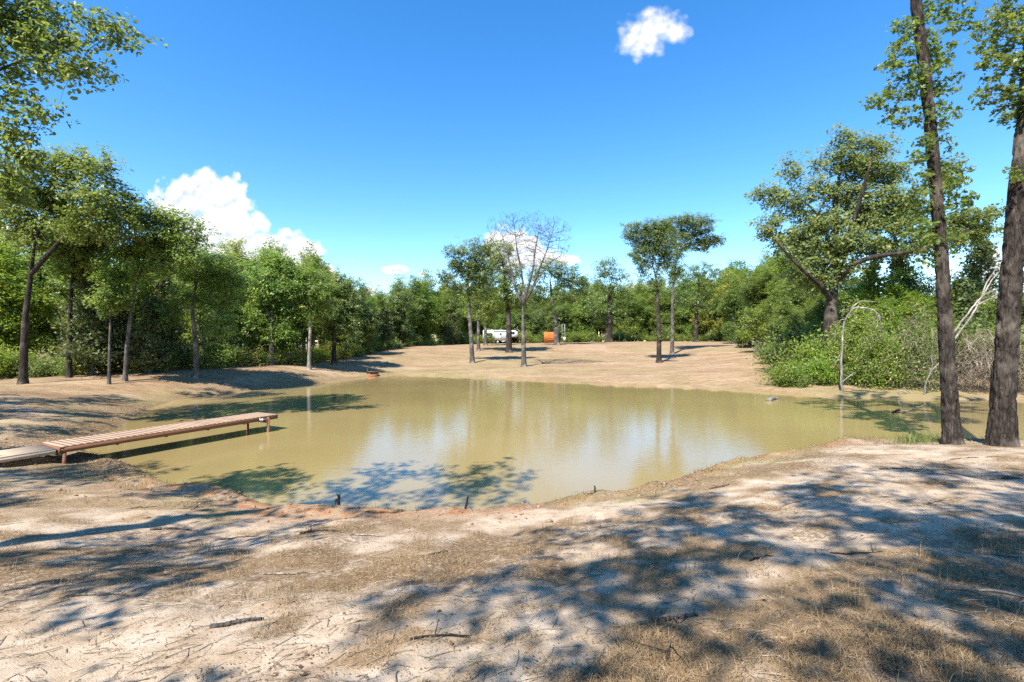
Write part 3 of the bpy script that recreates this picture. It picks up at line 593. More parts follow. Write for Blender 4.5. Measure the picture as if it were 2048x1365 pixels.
near_tree('oak_tree', 'thickest oak trunk with furrowed dark bark at the right edge', 2004, 12.9,
          [(2004, 880, 66), (2006, 800, 62), (2014, 680, 57), (2024, 540, 53), (2036, 400, 49), (2050, 270, 47), (2068, 100, 50), (2085, -100, 46), (2100, -300, 36), (2110, -480, 24)],
          [(2010, 60, 55, 45), (2030, 130, 60, 50), (1985, 85, 40, 30), (1975, 175, 32, 26), (2010, 200, 40, 34), (2040, 20, 60, 40), (2000, 230, 22, 18), (2026, 345, 16, 12, -.5), (2090, 180, 60, 60), (1960, 120, 22, 16),
           (2050, -120, 120, 70), (1980, -200, 110, 80, 1), (2180, -180, 130, 90), (2100, -330, 150, 100), (2000, -400, 130, 90), (2230, -350, 130, 90, 1)],
          47, 0.05, 0.38, 520, LO, 0.135, 17, 0.25, 72)

# ---- trees standing on the mown slope
px_tree('oak_tree', 'slim oak on the slope with a lopsided crown, leftmost of the hill trees', 945, 55,
        [(943, 690), (940, 640), (938, 600), (935, 560), (938, 520)],
        [(915, 515, 22, 22), (945, 505, 30, 24), (930, 545, 26, 22), (960, 540, 24, 26), (893, 556, 20, 12), (908, 570, 14, 12), (960, 580, 20, 18), (975, 500, 16, 16), (940, 580, 18, 16), (912, 590, 10, 8)],
        430, 101, BG, LB_, w=(9, 1.9), leaf=0.20, per=12, spread=0.36, start=0.5)
px_tree('oak_tree', 'thin straight oak between the slim lopsided oak and the parked trailer', 957, 76, [(957, 660), (956, 620), (955, 580)],
        [(950, 600, 22, 26), (968, 590, 22, 28), (960, 560, 18, 18), (945, 630, 18, 14), (972, 630, 18, 16)], 170, 102, BG, LW, w=(7, 1.5), leaf=0.24, per=11, spread=0.42, start=0.5)
px_tree('oak_tree', 'short crooked oak in front of the white trailer\'s tail end', 971, 92, [(971, 660), (969, 640), (972, 620)],
        [(965, 625, 22, 18), (982, 615, 22, 22), (972, 600, 20, 16), (985, 640, 16, 10)], 140, 103, BG, LW, w=(8, 1.5), leaf=0.26, per=11, spread=0.45, start=0.5)
px_tree('oak_tree', 'dark trunked oak in front of the middle of the white trailer', 1018, 72, [(1018, 660), (1016, 620), (1014, 580), (1008, 550), (1005, 520)],
        [(985, 520, 22, 20), (1005, 505, 24, 22), (990, 555, 24, 22), (1010, 560, 20, 26), (975, 585, 22, 18), (1000, 600, 26, 18), (1035, 585, 22, 22), (1040, 610, 18, 16), (985, 620, 20, 14), (1028, 540, 18, 20)],
        470, 104, BD, LO, w=(12, 2.7), leaf=0.24, per=12, spread=0.42, start=0.42)
px_tree('oak_tree', 'leaning oak with a wide flat crown beside the orange cedar enclosure', 1114, 88, [(1113, 670), (1110, 640), (1106, 610), (1102, 580), (1100, 560)],
        [(1075, 560, 22, 16), (1100, 535, 30, 18), (1130, 550, 30, 22), (1150, 565, 24, 22), (1070, 585, 20, 14), (1120, 590, 22, 14), (1140, 595, 18, 14), (1165, 580, 14, 16), (1090, 620, 18, 14), (1080, 600, 16, 10), (1100, 645, 14, 12)],
        400, 105, BG, LB_, w=(11, 2.3), leaf=0.26, per=12, spread=0.48, start=0.45)
# dead tree: bare fan of limbs
px_tree('dead_tree', 'bare dead tree with a broad fan of leafless limbs on the slope', 1048, 50, [(1047, 690), (1046, 640), (1046, 610)],
        [(1060, 455, 62, 30), (1010, 455, 34, 28), (1110, 470, 34, 34), (1050, 500, 60, 34), (1125, 505, 20, 20), (985, 470, 14, 22), (1090, 525, 34, 16), (1030, 540, 34, 20)],
        1200, 106, BG, None, w=(10, 3.4), D=0.22, dk=0.22, per=0, mult=2.6, reach=1.1, start=0.75, r_tip=0.014, ex=2.0, up=0.10, jit=0.20, shell=0.1,
        limbs=[([(1046, 612), (1036, 592, -.4), (1028, 565, -.8), (1020, 530, -1), (1014, 500, -1.2), (1004, 470, -1)], 6, 1.0), ([(1046, 612), (1048, 580, .5), (1042, 540, .8), (1034, 500, 1), (1030, 465, 1)], 6, 1.0),
               ([(1046, 612), (1056, 575, -.5), (1066, 540, -.8), (1070, 500, -1), (1078, 460, -1)], 6, 1.0), ([(1046, 612), (1062, 585, .6), (1076, 545, 1), (1092, 505, 1.2), (1105, 465, 1.4)], 5, 1.0), ([(1062, 585, 0), (1080, 552, -1), (1100, 524, -1.5), (1124, 510, -2)], 4, 0.8),
               ([(1040, 600), (1024, 560, .8), (1004, 515, 1.2), (985, 480, 1)], 4, 0.8)])
# the pair
px_tree('oak_tree', 'darker nearer oak of the pair standing alone on the slope', 1318, 56, [(1318, 680), (1317, 630), (1315, 590), (1313, 560), (1308, 540)],
        [(1265, 462, 18, 22), (1285, 480, 22, 20), (1310, 465, 22, 22), (1325, 490, 22, 24), (1275, 510, 18, 14), (1300, 500, 22, 18), (1330, 455, 18, 16), (1290, 535, 14, 16), (1325, 530, 16, 18), (1322, 670, 12, 12), (1310, 560, 14, 12), (1300, 455, 14, 12)],
        540, 107, BD, LB_, w=(10, 2.3), leaf=0.19, per=12, spread=0.36, start=0.3)
px_tree('oak_tree', 'paler farther oak of the pair standing alone on the slope', 1344, 68, [(1345, 660), (1345, 610), (1346, 575), (1350, 540), (1356, 510)],
        [(1350, 450, 26, 16), (1380, 440, 28, 12), (1405, 450, 24, 18), (1415, 475, 22, 14), (1380, 465, 26, 14), (1360, 485, 22, 18), (1435, 480, 12, 12), (1395, 490, 22, 12), (1345, 510, 18, 18), (1350, 545, 16, 18), (1335, 470, 18, 20)],
        560, 108, BG, LB_, w=(8, 1.9), leaf=0.21, per=12, spread=0.38, start=0.4)
px_tree('oak_sapling', 'small low oak with a pale trunk at the right end of the slope', 1513, 62, [(1513, 690), (1512, 670), (1513, 650)],
        [(1500, 660, 24, 16), (1525, 650, 26, 20), (1512, 630, 24, 20), (1490, 670, 16, 10), (1540, 670, 16, 12)], 150, 109, BG, LL, w=(8, 1.9), leaf=0.18, per=12, spread=0.34, start=0.4)

# ---- trees at the edge of the woods on the left
px_tree('oak_tree', 'tall oak forking low with a wide crown, at the left edge of the woods', 46, 26, [(50, 640), (60, 560), (68, 500), (72, 470)],
        [(40, 380, 50, 30), (95, 335, 50, 28), (150, 325, 50, 26), (200, 350, 36, 30), (70, 420, 60, 30), (140, 390, 60, 34), (200, 410, 50, 30), (245, 410, 46, 26), (20, 440, 34, 30), (120, 455, 50, 24), (185, 460, 50, 22), (260, 450, 34, 18), (60, 480, 30, 24), (10, 370, 30, 22)],
        500, 111, BD, LO, w=(19, 4.0), leaf=0.17, per=15, spread=0.34, start=0.5, D=0.42, dk=0.5,
        limbs=[([(62, 545), (95, 510), (130, 470), (170, 445), (215, 435)], 14, 2.0), ([(70, 490), (85, 440), (105, 400), (115, 360)], 10, 2.0), ([(70, 490), (50, 440), (35, 400)], 8, 1.5)])
px_tree('oak_tree', 'straight dark oak trunk second from the left edge of the woods', 138, 29, [(140, 640), (144, 560), (148, 500)],
        [(150, 480, 44, 34), (120, 500, 30, 26), (185, 500, 40, 28), (160, 540, 44, 26), (205, 470, 30, 24)], 300, 112, BD, LO, w=(12, 3.0), leaf=0.18, per=14, spread=0.36, start=0.5)
px_tree('oak_tree', 'leaning oak with an airy rounded crown against the big cloud', 250, 28, [(254, 690), (262, 620), (274, 560), (286, 530)],
        [(300, 440, 36, 22), (340, 445, 34, 22), (372, 455, 20, 18), (290, 480, 40, 24), (330, 490, 40, 24), (375, 490, 24, 18), (260, 500, 34, 24), (310, 530, 36, 18), (355, 520, 26, 16), (240, 540, 30, 22), (395, 478, 10, 8), (270, 440, 20, 14)],
        430, 113, BG, LO, w=(10, 2.6), leaf=0.16, per=14, spread=0.32, start=0.55, D=0.40, dk=0.48)
px_tree('oak_tree', 'gnarled grey oak with a bent bare top at the dam\'s woodland edge', 393, 31, [(392, 700), (388, 650), (382, 610), (390, 575), (400, 545)],
        [(400, 520, 40, 22), (440, 535, 40, 24), (370, 545, 26, 20), (420, 560, 36, 18), (460, 570, 30, 26), (360, 590, 26, 18), (430, 600, 34, 22), (440, 650, 30, 24), (345, 630, 20, 20)],
        420, 114, BG, LW, w=(12, 2.4), leaf=0.13, per=15, spread=0.30, start=0.5,
        limbs=[([(383, 612), (365, 612), (345, 622), (335, 632)], 6, 1.0), ([(390, 575), (384, 555), (392, 540), (408, 538), (420, 545)], 6, 1.0)])
px_tree('slender_tree', 'slender pale sapling trunk between the leaning and the straight oaks', 218, 27, [(219, 690), (221, 630), (222, 590)],
        [(222, 580, 22, 26), (212, 610, 18, 20), (236, 600, 18, 20), (222, 555, 16, 18)], 130, 115, BG, LW, w=(7, 1.5), leaf=0.15, per=12, spread=0.3, start=0.5)
px_tree('ash_tree', 'bright green two stemmed tree with a tall rounded top by the dam', 543, 41, [(543, 680), (545, 630), (546, 590), (545, 550), (543, 525)],
        [(545, 525, 26, 22), (575, 535, 24, 24), (510, 540, 28, 22), (550, 570, 40, 26), (595, 570, 28, 26), (500, 580, 30, 26), (540, 615, 44, 24), (590, 620, 30, 24), (495, 630, 26, 24), (560, 660, 30, 20)],
        480, 116, BG, LW, w=(10, 2.4), leaf=0.19, per=14, spread=0.40, start=0.35,
        limbs=[([(545, 640), (528, 610), (520, 575), (515, 545)], 7, 1.5)])
px_tree('slender_tree', 'pale thin trunked tree leaning over the bank beside the dam crest', 618, 41, [(619, 690), (621, 650), (620, 620), (616, 590)],
        [(610, 570, 34, 22), (640, 580, 30, 22), (590, 600, 28, 20), (640, 610, 30, 20), (615, 625, 30, 16), (620, 548, 24, 14)], 380, 117, BP, LW, w=(8, 1.9), leaf=0.15, per=14, spread=0.36, start=0.5)
px_tree('oak_tree', 'dark leaved round oak where the woods end above the dam', 668, 47, [(668, 680), (668, 640), (668, 600)],
        [(670, 570, 30, 24), (690, 600, 26, 26), (650, 600, 24, 24), (675, 630, 34, 26), (700, 640, 20, 24), (650, 650, 24, 24)], 330, 118, BD, LB_, w=(10, 2.3), leaf=0.21, per=14, spread=0.42, start=0.35)
# overhanging boughs at the upper left belong to an oak standing just out of the picture
px_tree('oak_tree', 'oak boughs hanging into the upper left corner from beyond the edge', -190, 15, [(-180, 640), (-160, 480), (-140, 330), (-125, 200), (-110, 60), (-100, -80), (-90, -220)],
        [(20, 60, 70, 50), (80, 70, 60, 44), (120, 100, 50, 30), (170, 60, 46, 26), (215, 55, 34, 22), (250, 72, 16, 14), (60, 130, 60, 24), (130, 145, 40, 14), (185, 145, 22, 10), (30, 20, 60, 40), (100, 20, 50, 26), (20, 190, 36, 30), (70, 225, 34, 18), (30, 255, 40, 26), (20, 295, 44, 16), (55, 310, 22, 8),
         (-60, 40, 80, 70), (-120, -100, 140, 90), (0, -120, 110, 70), (-240, 40, 120, 90), (-200, 250, 100, 70), (-60, 260, 50, 60), (-280, -120, 120, 90, 2), (-120, -280, 140, 80), (20, 340, 24, 10), (10, 375, 20, 16), (12, 405, 16, 14)],
        820, 119, BD, LO, w=(46, 6.8), leaf=0.15, per=10, spread=0.27, shape='oval', start=0.3, D=0.30, dk=0.36,
        limbs=[([(-135, 270), (-60, 190), (0, 135), (60, 118), (128, 104)], 14, 2.0), ([(-135, 290), (-60, 255), (0, 242), (78, 258)], 8, 1.5), ([(-120, 160), (-40, 120), (10, 100), (32, 72)], 10, 2.0)])

# ---- the great oak on the right shore
px_tree('oak_tree', 'great spreading oak with pale leaves and twisting limbs above the thicket', 1662, 34, [(1661, 660), (1662, 610), (1668, 570), (1678, 530)],
        [(1685, 285, 26, 20), (1745, 295, 36, 20), (1675, 330, 38, 22), (1730, 340, 44, 26), (1580, 340, 18, 22), (1525, 385, 22, 18), (1560, 395, 28, 18), (1590, 420, 22, 20), (1640, 380, 26, 20), (1690, 390, 40, 24), (1775, 350, 30, 24), (1780, 400, 44, 24),
         (1730, 430, 44, 22), (1540, 455, 24, 20), (1565, 475, 26, 18), (1610, 470, 34, 26), (1650, 450, 36, 26), (1640, 510, 36, 24), (1600, 520, 26, 18), (1700, 480, 44, 20), (1770, 450, 40, 20), (1820, 430, 40, 22), (1850, 480, 40, 18), (1760, 500, 50, 16), (1880, 360, 30, 18), (1940, 440, 40, 18),
         (1985, 425, 18, 14), (1930, 465, 46, 14), (1640, 560, 34, 20), (1690, 540, 30, 18), (1600, 555, 24, 16), (1900, 330, 20, 12), (1905, 470, 40, 18)],
        1400, 121, BD, LP, w=(40, 9.9), leaf=0.20, per=13, spread=0.38, start=0.5, D=0.42, dk=0.5, up=0.02, jit=0.22,
        limbs=[([(1664, 600), (1640, 570, -1), (1605, 540, -1.5), (1570, 505, -2), (1550, 475, -2)], 14, 2.0), ([(1676, 540), (1672, 480), (1668, 430), (1676, 370), (1684, 310)], 18, 2.5), ([(1676, 545), (1700, 480, 1), (1730, 430, 1.5), (1770, 405, 2), (1815, 395, 2.5)], 18, 2.5),
               ([(1672, 560), (1710, 525, -1), (1750, 512, -1.5), (1815, 505, -2), (1880, 490, -2), (1940, 460, -2)], 14, 2.0), ([(1670, 470), (1630, 420, 1), (1590, 390, 1), (1545, 385, 1)], 9, 1.5), ([(1700, 480), (1720, 400, -1), (1740, 330, -1.5), (1750, 295, -1.5)], 12, 2.0), ([(1590, 420, .5), (1582, 380, .5), (1580, 340, .5)], 4, 1.0)])
# ================================================================== woodland: shared shapes, every tree an object of its own
def generic(name, seed, H, crown0, rx, leaf, per, natt, spread, shape='rhomb', start=0.3, wob=0.5):
    rng = np.random.default_rng(seed); T = [(0, 0, -0.3)] + [(rng.normal(0, wob * i * 0.25), rng.normal(0, wob * i * 0.25), H * 0.78 * i / 4) for i in range(1, 5)]
    B = []
    for i in range(11):
        z = crown0 + (H - crown0) * (i + 0.5) / 11; f = math.sin(math.pi * min(0.97, (0.18 + 0.80 * (i + 0.5) / 11))) ** 0.7; a = rng.uniform(0, 6.28); rr = rx * f * rng.uniform(0.25, 0.6)
        B.append(((rr * math.cos(a), rr * math.sin(a), z), (rx * f * rng.uniform(.45, .7), rx * f * rng.uniform(.45, .7), (H - crown0) * 0.12)))
    return tree_meshes(name, T, 0.16 + H * 0.008, 0.06, B, natt, seed, D=0.55, dk=0.62, mult=3.2, leaf=leaf, per=per, spread=spread, shape=shape, start=start, r_tip=0.012)
WOODS = [generic('woodland_tree', 201, 13.0, 2.2, 3.4, 0.25, 13, 420, 0.50), generic('woodland_tree', 202, 11.5, 1.2, 3.0, 0.24, 13, 400, 0.50), generic('woodland_tree', 203, 14.5, 4.5, 3.6, 0.25, 13, 400, 0.48),
         generic('woodland_tree', 204, 10.0, 0.8, 3.2, 0.22, 13, 400, 0.48), generic('woodland_tree', 205, 12.5, 3.5, 2.8, 0.22, 13, 380, 0.46)]
WH = [max(v.co.z for v in w[1].vertices) for w in WOODS]
def cedar(name, seed, H, rx, n=6500):
    rng = np.random.default_rng(seed); mb = MB(); mb.tube([(0, 0, -0.3), (0, 0, H * .5), (0, 0, H * .97)], [0.14, 0.08, 0.02], 7, False)
    nb = 110; C = []
    for i in range(nb):
        z = H * (0.06 + 0.92 * (i / nb)); ln = rx * (1 - (z / H)) ** 0.75 * rng.uniform(0.55, 1.1) + 0.15; a = rng.uniform(0, 6.28); e = np.array([math.cos(a) * ln, math.sin(a) * ln, ln * rng.uniform(0.25, 0.6)])
        t = np.linspace(0, 1, 4)[:, None]; pts = np.array([0, 0, z]) + t * e; pts[:, 2] += (t[:, 0] ** 2) * 0.12; mb.tube(pts, np.linspace(0.022, 0.006, 4), 3, False)
        m = int(n / nb * (0.4 + ln / rx)); q = rng.uniform(0.2, 1.05, m)[:, None]; C.append(np.array([0, 0, z]) + q * e + rng.normal(0, 0.13 + 0.1 * ln / rx, (m, 3)))
    C = np.vstack(C); rn = np.clip(rng.normal(.45, .25, len(C)), 0, 1)
    return mb.mesh(name + '_trunk', True), leaves_mesh(name + '_crown', C, 0.24 * rng.uniform(.6, 1.2, len(C)), rng, 'rhomb', 0.2, droop=-0.8, rnd=rn)
CEDAR = [cedar('cedar_tree', 221, 8.0, 2.0), cedar('cedar_tree', 222, 6.0, 1.7)]; CH = [8.0, 6.0]
def shrub(name, seed, H, rx, n, leaf, shape='rhomb'):
    rng = np.random.default_rng(seed); mb = MB(); tipp = []
    for i in range(26):
        a = rng.uniform(0, 6.28); q = rng.random() ** .5 * rx; e = np.array([math.cos(a) * q, math.sin(a) * q, H * rng.uniform(.55, 1.0) * (1 - 0.4 * (q / rx) ** 2)]); b = np.array([e[0] * .3, e[1] * .3, -0.15])
        t = np.linspace(0, 1, 6)[:, None]; pts = b + t * (e - b) + rng.normal(0, .05, (6, 3)) * t; mb.tube(pts, np.linspace(.022, .005, 6), 3, False); tipp.append(pts)
        for j in range(3):
            p0 = pts[rng.integers(2, 5)]; e2 = p0 + rng.normal(0, .45, 3) * np.array([1, 1, .5]) + np.array([0, 0, .2]); q2 = p0 + t * (e2 - p0); mb.tube(q2, np.linspace(.01, .004, 6), 3, False); tipp.append(q2)
    A = np.vstack(tipp); A = A[A[:, 2] > 0.05]; C = A[rng.integers(0, len(A), n)] + rng.normal(0, 0.17, (n, 3)); C[:, 2] = np.maximum(C[:, 2], 0.04); rn = np.clip(rng.normal(.5, .22, n), 0, 1)
    return mb.mesh(name + '_stems', True), leaves_mesh(name + '_foliage', C, leaf * rng.uniform(.6, 1.2, n), rng, shape, .6, rnd=rn)
SHRUB = [shrub('shrub', 231, 2.0, 1.3, 3200, 0.15), shrub('shrub', 232, 1.3, 1.2, 2600, 0.13), shrub('shrub', 233, 2.8, 1.3, 3600, 0.15)]
def put_shrub(name, label, x, y, v, sc, ml, group=None, rz=None):
    st, fo = SHRUB[v]; t = empty(name, (x, y, gz(x, y)), random.uniform(0, 6.28) if rz is None else rz, sc); tag(t, label, 'shrub', group); cs, cf = link('stems', st, t), link('foliage', fo, t)
    for ch, mt in ((cs, BT), (cf, ml)):
        if not ch.data.materials: ch.data.materials.append(None)
        ch.material_slots[0].link = 'OBJECT'; ch.material_slots[0].material = mt
    return t
def put_tree(name, label, x, y, set_, v, sc, ml, group, mw=None):
    wood, lf = set_[v]; t = empty(name, (x, y, gz(x, y)), random.uniform(0, 6.28), sc); tag(t, label, 'tree', group)
    for nm, me, mt in (('trunk', wood, mw or BG), ('crown', lf, ml)):
        o = link(nm, me, t)
        if not me.materials: me.materials.append(None)
        o.material_slots[0].link = 'OBJECT'; o.material_slots[0].material = mt
    return t
rs = random.Random(5)
TONE = {LW.name: 'fresh green', LO.name: 'olive green', LL.name: 'lime green', LG.name: 'yellow green', LB_.name: 'grey green', LC.name: 'dark green'}
def where_left(u): return ('beyond the left edge', 'behind the tall forking oak', 'behind the straight dark oak', 'behind the leaning airy oak', 'behind the gnarled grey oak', 'behind the two stemmed bright tree', 'behind the pale thin tree', 'above the drain box', 'left of the slim lopsided oak')[int(np.searchsorted([0, 100, 200, 330, 470, 590, 700, 800], u))]
def where_crest(u): return ('left of the trailer', 'behind the trailer', 'behind the dead tree', 'behind the cedar enclosure', 'by the post with an arm', 'left of the standing pair', 'behind the standing pair', 'right of the standing pair', 'behind the small low oak')[int(np.searchsorted([965, 1040, 1080, 1140, 1245, 1300, 1370, 1470], u))]
# height of the skyline in the photo (pixels) as a function of the column
def sky_left(u): return np.interp(u, [-200, 0, 120, 250, 330, 400, 440, 480, 520, 600, 650, 700, 735, 780, 850, 900], [470, 470, 500, 530, 525, 520, 512, 512, 516, 528, 550, 575, 605, 590, 585, 595])
WOOD_LEFT = 'leafy tree in the dense woods behind the dam and left bank'
def fill(u, d, top_v, label, group, mats, jitter=18, lo=0.5, hi=1.7, vs_=(0, 1, 2, 3, 4)):
    x = (u - CX) / F * d; z = gz(x, d); h = CZ + (CY - (top_v - 34 + rs.uniform(-jitter, jitter))) / F * d - z; v = rs.choice(vs_); sc = min(hi, max(lo, h / WH[v]))
    mt = rs.choice(mats); return put_tree('woodland_tree', label(TONE[mt.name], u), x, d, WOODS, v, sc, mt, group, rs.choice((BG, BG, BP, BD)))
# left woods, rows going back
edge = lambda u: np.interp(u, [-300, 0, 250, 400, 560, 700, 780, 850, 950], [29, 30, 31, 34, 42, 53, 70, 88, 112])
for row, (du, dd) in enumerate(((125, 3.5), (90, 8.5), (90, 15.0))):
    u = -260 + row * 30
    while u < 930:
        d = float(edge(u)) + dd + rs.uniform(-1, 2.0)
        fill(u + rs.uniform(-20, 20), d, float(sky_left(u)) + (14 if row == 0 else 0), lambda t, u_: f"{t} tree in the {('front', 'second', 'deepest')[row]} row of woods {where_left(u_)}", 'woods behind the dam', [LW, LW, LL, LL, LO, LB_, LG], vs_=(0, 1, 3, 4) if row else (0, 2, 4, 1))
        u += du * (34 / d) * rs.uniform(0.8, 1.15) + 10
for (u, d, top, vv) in ((705, 62, 590, 1), (728, 66, 600, 3), (745, 72, 612, 1), (762, 78, 600, 3), (785, 84, 590, 1), (805, 90, 588, 3), (830, 96, 585, 1), (860, 104, 588, 3), (890, 108, 592, 1), (720, 84, 600, 0), (750, 95, 596, 4), (790, 105, 588, 0), (690, 58, 580, 3)):
    fill(u, d, top + 24, lambda t, u_: f"{t} tree closing the gap between dam and slope, {'above the drain box' if u_ < 770 else 'left of the slim lopsided oak'}", 'woods behind the dam', [LW, LO, LB_], jitter=8, vs_=(vv,))
for (u, d, v, sc) in ((185, 30, 0, .95), (235, 31.5, 1, 1.0), (330, 33, 0, .8), (300, 31, 1, .8), (440, 37, 0, .75), (770, 70, 1, 1.0), (905, 100, 0, 1.0)):
    x = (u - CX) / F * d; put_tree('cedar_tree', f"{('tall', 'short')[v]} dark cedar in the left woods {where_left(u)}", x, d, CEDAR, v, sc, LC, 'cedars in the left woods')
u = -120
while u < 960:
    d = float(edge(u)) + rs.uniform(-0.4, 1.6); x = (u - CX) / F * d
    v, sc, mt = rs.randrange(3), rs.uniform(.7, 1.25), rs.choice([LW, LO, LL, LG, LW]); put_shrub('shrub', f"{('tall', 'low', 'upright')[v]} {TONE[mt.name]} shrub at the foot of the woods {where_left(u)}", x, d, v, sc, mt, 'undergrowth of the left woods'); u += 30 * (32 / d) * rs.uniform(.75, 1.3) + 5
for (u, d, sc) in ((470, 43, 1.5), (490, 45, 1.6), (510, 46, 1.6), (530, 48, 1.5), (450, 42, 1.4)):
    x = (u - CX) / F * d; put_shrub('shrub', 'upright fresh green shrub deep behind the gnarled grey oak and the two stemmed tree', x, d, 2, sc, LW, 'undergrowth of the left woods')
# treeline on the crest of the slope
u = 880
while u < 1580:
    for row in range(3):
        d = rs.uniform(116, 124) + row * 11 - (max(0, u - 1400) * 0.12); top = np.interp(u, [880, 950, 1060, 1160, 1200, 1250, 1330, 1430, 1500, 1580], [600, 610, 610, 600, 585, 600, 590, 575, 545, 520])
        fill(u + rs.uniform(-12, 12), d, float(top) + (18 if row == 0 else 0), lambda t, u_: f"{t} tree in the {('front', 'second', 'rear')[row]} of the crest treeline {where_crest(u_)}", 'treeline on the crest', [LW, LO, LB_, LW, LL, LG], jitter=14, vs_=(1, 3, 3, 0) if row != 1 else (0, 1, 2, 3, 4))
    u += 24 * rs.uniform(.8, 1.2)
u = 905
while u < 1580:
    d = rs.uniform(112.5, 116) - (max(0, u - 1400) * 0.12); x = (u - CX) / F * d
    if not (980 < u < 1045 or 1080 < u < 1132): v, d2, sc = rs.randrange(3), d, rs.uniform(.8, 1.5)
    else: v, d2, sc = 2, d + 5, rs.uniform(1.2, 1.7)
    mt = rs.choice([LW, LL, LO]); put_shrub('shrub', f"{('tall', 'low', 'upright')[v]} {TONE[mt.name]} shrub under the crest treeline {where_crest(u)}", x, d2, v, sc, mt, 'shrubs under the crest treeline')
    u += 15 * rs.uniform(.7, 1.3)
px_tree('oak_tree', 'tall oak standing above the treeline right of the cedar enclosure', 1218, 104, [(1218, 650), (1219, 610), (1220, 570)],
        [(1215, 530, 24, 16), (1200, 550, 22, 18), (1235, 555, 24, 20), (1218, 580, 36, 18), (1195, 610, 26, 20), (1245, 605, 24, 22), (1210, 640, 30, 20)], 300, 131, BD, LB_, w=(14, 2.7), leaf=0.30, per=12, spread=0.55, start=0.35, D=.6, dk=.7)
px_tree('oak_tree', 'airy crowned oak in the treeline behind the standing pair', 1392, 100, [(1392, 650), (1394, 610), (1398, 570)],
        [(1380, 545, 24, 14), (1410, 540, 26, 14), (1432, 550, 14, 14), (1360, 560, 22, 18), (1395, 575, 34, 16), (1370, 600, 30, 20), (1415, 610, 26, 20)], 280, 132, BD, LB_, w=(9, 2.3), leaf=0.28, per=11, spread=0.5, start=0.35, D=.6, dk=.7)
# right woods
for (u, d, top, mt) in ((1470, 84, 560, LW), (1500, 72, 548, LB_), (1540, 70, 510, LW), (1580, 62, 500, LW), (1600, 52, 535, LO), (1625, 58, 520, LW), (1570, 50, 600, LO), (1720, 46, 560, LW), (1780, 44, 590, LO), (1840, 44, 580, LW), (1900, 42, 560, LO), (1960, 42, 560, LB_), (2020, 38, 580, LW), (2090, 36, 540, LO), (1690, 52, 540, LW), (1610, 44, 600, LO), (1640, 42, 590, LW), (1590, 40, 640, LO), (1700, 36, 570, LL), (1745, 36, 560, LW), (1790, 35, 545, LL), (1835, 36, 540, LW), (1625, 37, 640, LW), (1880, 37, 560, LO), (1960, 36, 590, LW), (2060, 34, 560, LO), (1560, 56, 560, LO), (1520, 92, 540, LW), (1722, 32.5, 610, LL), (1772, 32.5, 600, LW), (1822, 32.5, 595, LL), (1868, 33, 600, LW)):
    x = (u - CX) / F * d; h = CZ + (CY - top + 12) / F * d - gz(x, d); v = rs.choice((1, 3)) if d < 41 else rs.randrange(5)
    put_tree('woodland_tree', f"{TONE[mt.name]} tree in the woods {'left of the great oak' if u < 1560 else 'touching the left of the great oak' if u < 1655 else 'behind the great oak trunk' if u < 1750 else 'behind the vine tangles' if u < 1890 else 'between and behind the two big near trunks'}", x, d, WOODS, v, max(.4, h / WH[v]), mt, 'woods behind the great oak')
for (u, d, v, sc, lb) in ((1742, 37, 0, 1.05, 'bushy cedar just right of the great oak\'s trunk'), (1800, 38, 0, 1.15, 'broad dark cedar behind the thicket, left of the slender leaning trunk'), (1962, 37, 0, 1.25, 'blue green cedar between the two big near trunks'), (1925, 35, 1, 1.1, 'low cedar behind the pale leaning dead limbs')):
    x = (u - CX) / F * d; put_tree('cedar_tree', lb, x, d, CEDAR, v, sc, LC if u > 1790 else LL, 'cedars behind the thicket')
for (u, d, v, sc, mt) in ((1560, 46, 1, 1.82, LO), (1590, 42, 0, 1.82, LW), (1610, 37, 0, 1.89, LO), (1635, 38, 2, 1.82, LO), (1600, 49, 2, 1.68, LW), (1650, 34, 2, 1.54, LL), (1690, 34, 2, 1.68, LW), (1735, 33, 2, 1.61, LO), (1770, 34, 2, 1.82, LL), (1800, 33, 2, 1.75, LW), (1840, 33, 2, 1.68, LO), (1880, 34, 2, 1.82, LW), (1985, 34, 2, 1.68, LW), (2040, 31, 2, 1.68, LO), (1940, 36, 2, 1.82, LO)):
    x = (u - CX) / F * d; put_shrub('shrub', f"{('rounded', 'low', 'upright')[v]} {TONE[mt.name]} shrub of the right thicket {'where it meets the slope' if u < 1605 else 'under the great oak' if u < 1700 else 'behind the vine tangles' if u < 1860 else 'behind the slender trunk' if u < 1930 else 'near the thickest trunk'}", x, d, v, sc, mt, 'shrubs of the right shore thicket')
# lush bushes at the corner of the slope and the water
for (u, d, v, sc, mt, lb) in ((1572, 32.0, 1, 1.23, LL, 'bright feathery bush at the water\'s edge, end of the slope'), (1612, 32.5, 1, 1.30, LL, 'rounded lime bush next to the feathery bush'), (1628, 33.5, 2, 1.10, LW, 'taller deep green bush behind the lime bushes'), (1650, 31.5, 0, 0.98, LL, 'yellowish bush left of the pale snag'), (1668, 33, 2, 1.23, LL, 'tall lime bush behind the pale snag'), (1720, 30.5, 1, 1.04, LW, 'low bush right of the pale snag at the waterline'), (1752, 30.6, 1, 1.04, LO, 'low dull bush under the vine tangle'), (1590, 31.2, 1, 0.78, LW, 'smallest green bush low at the waterline')):
    x = (u - CX) / F * d; put_shrub('bush', lb, x, d, v, sc, mt)

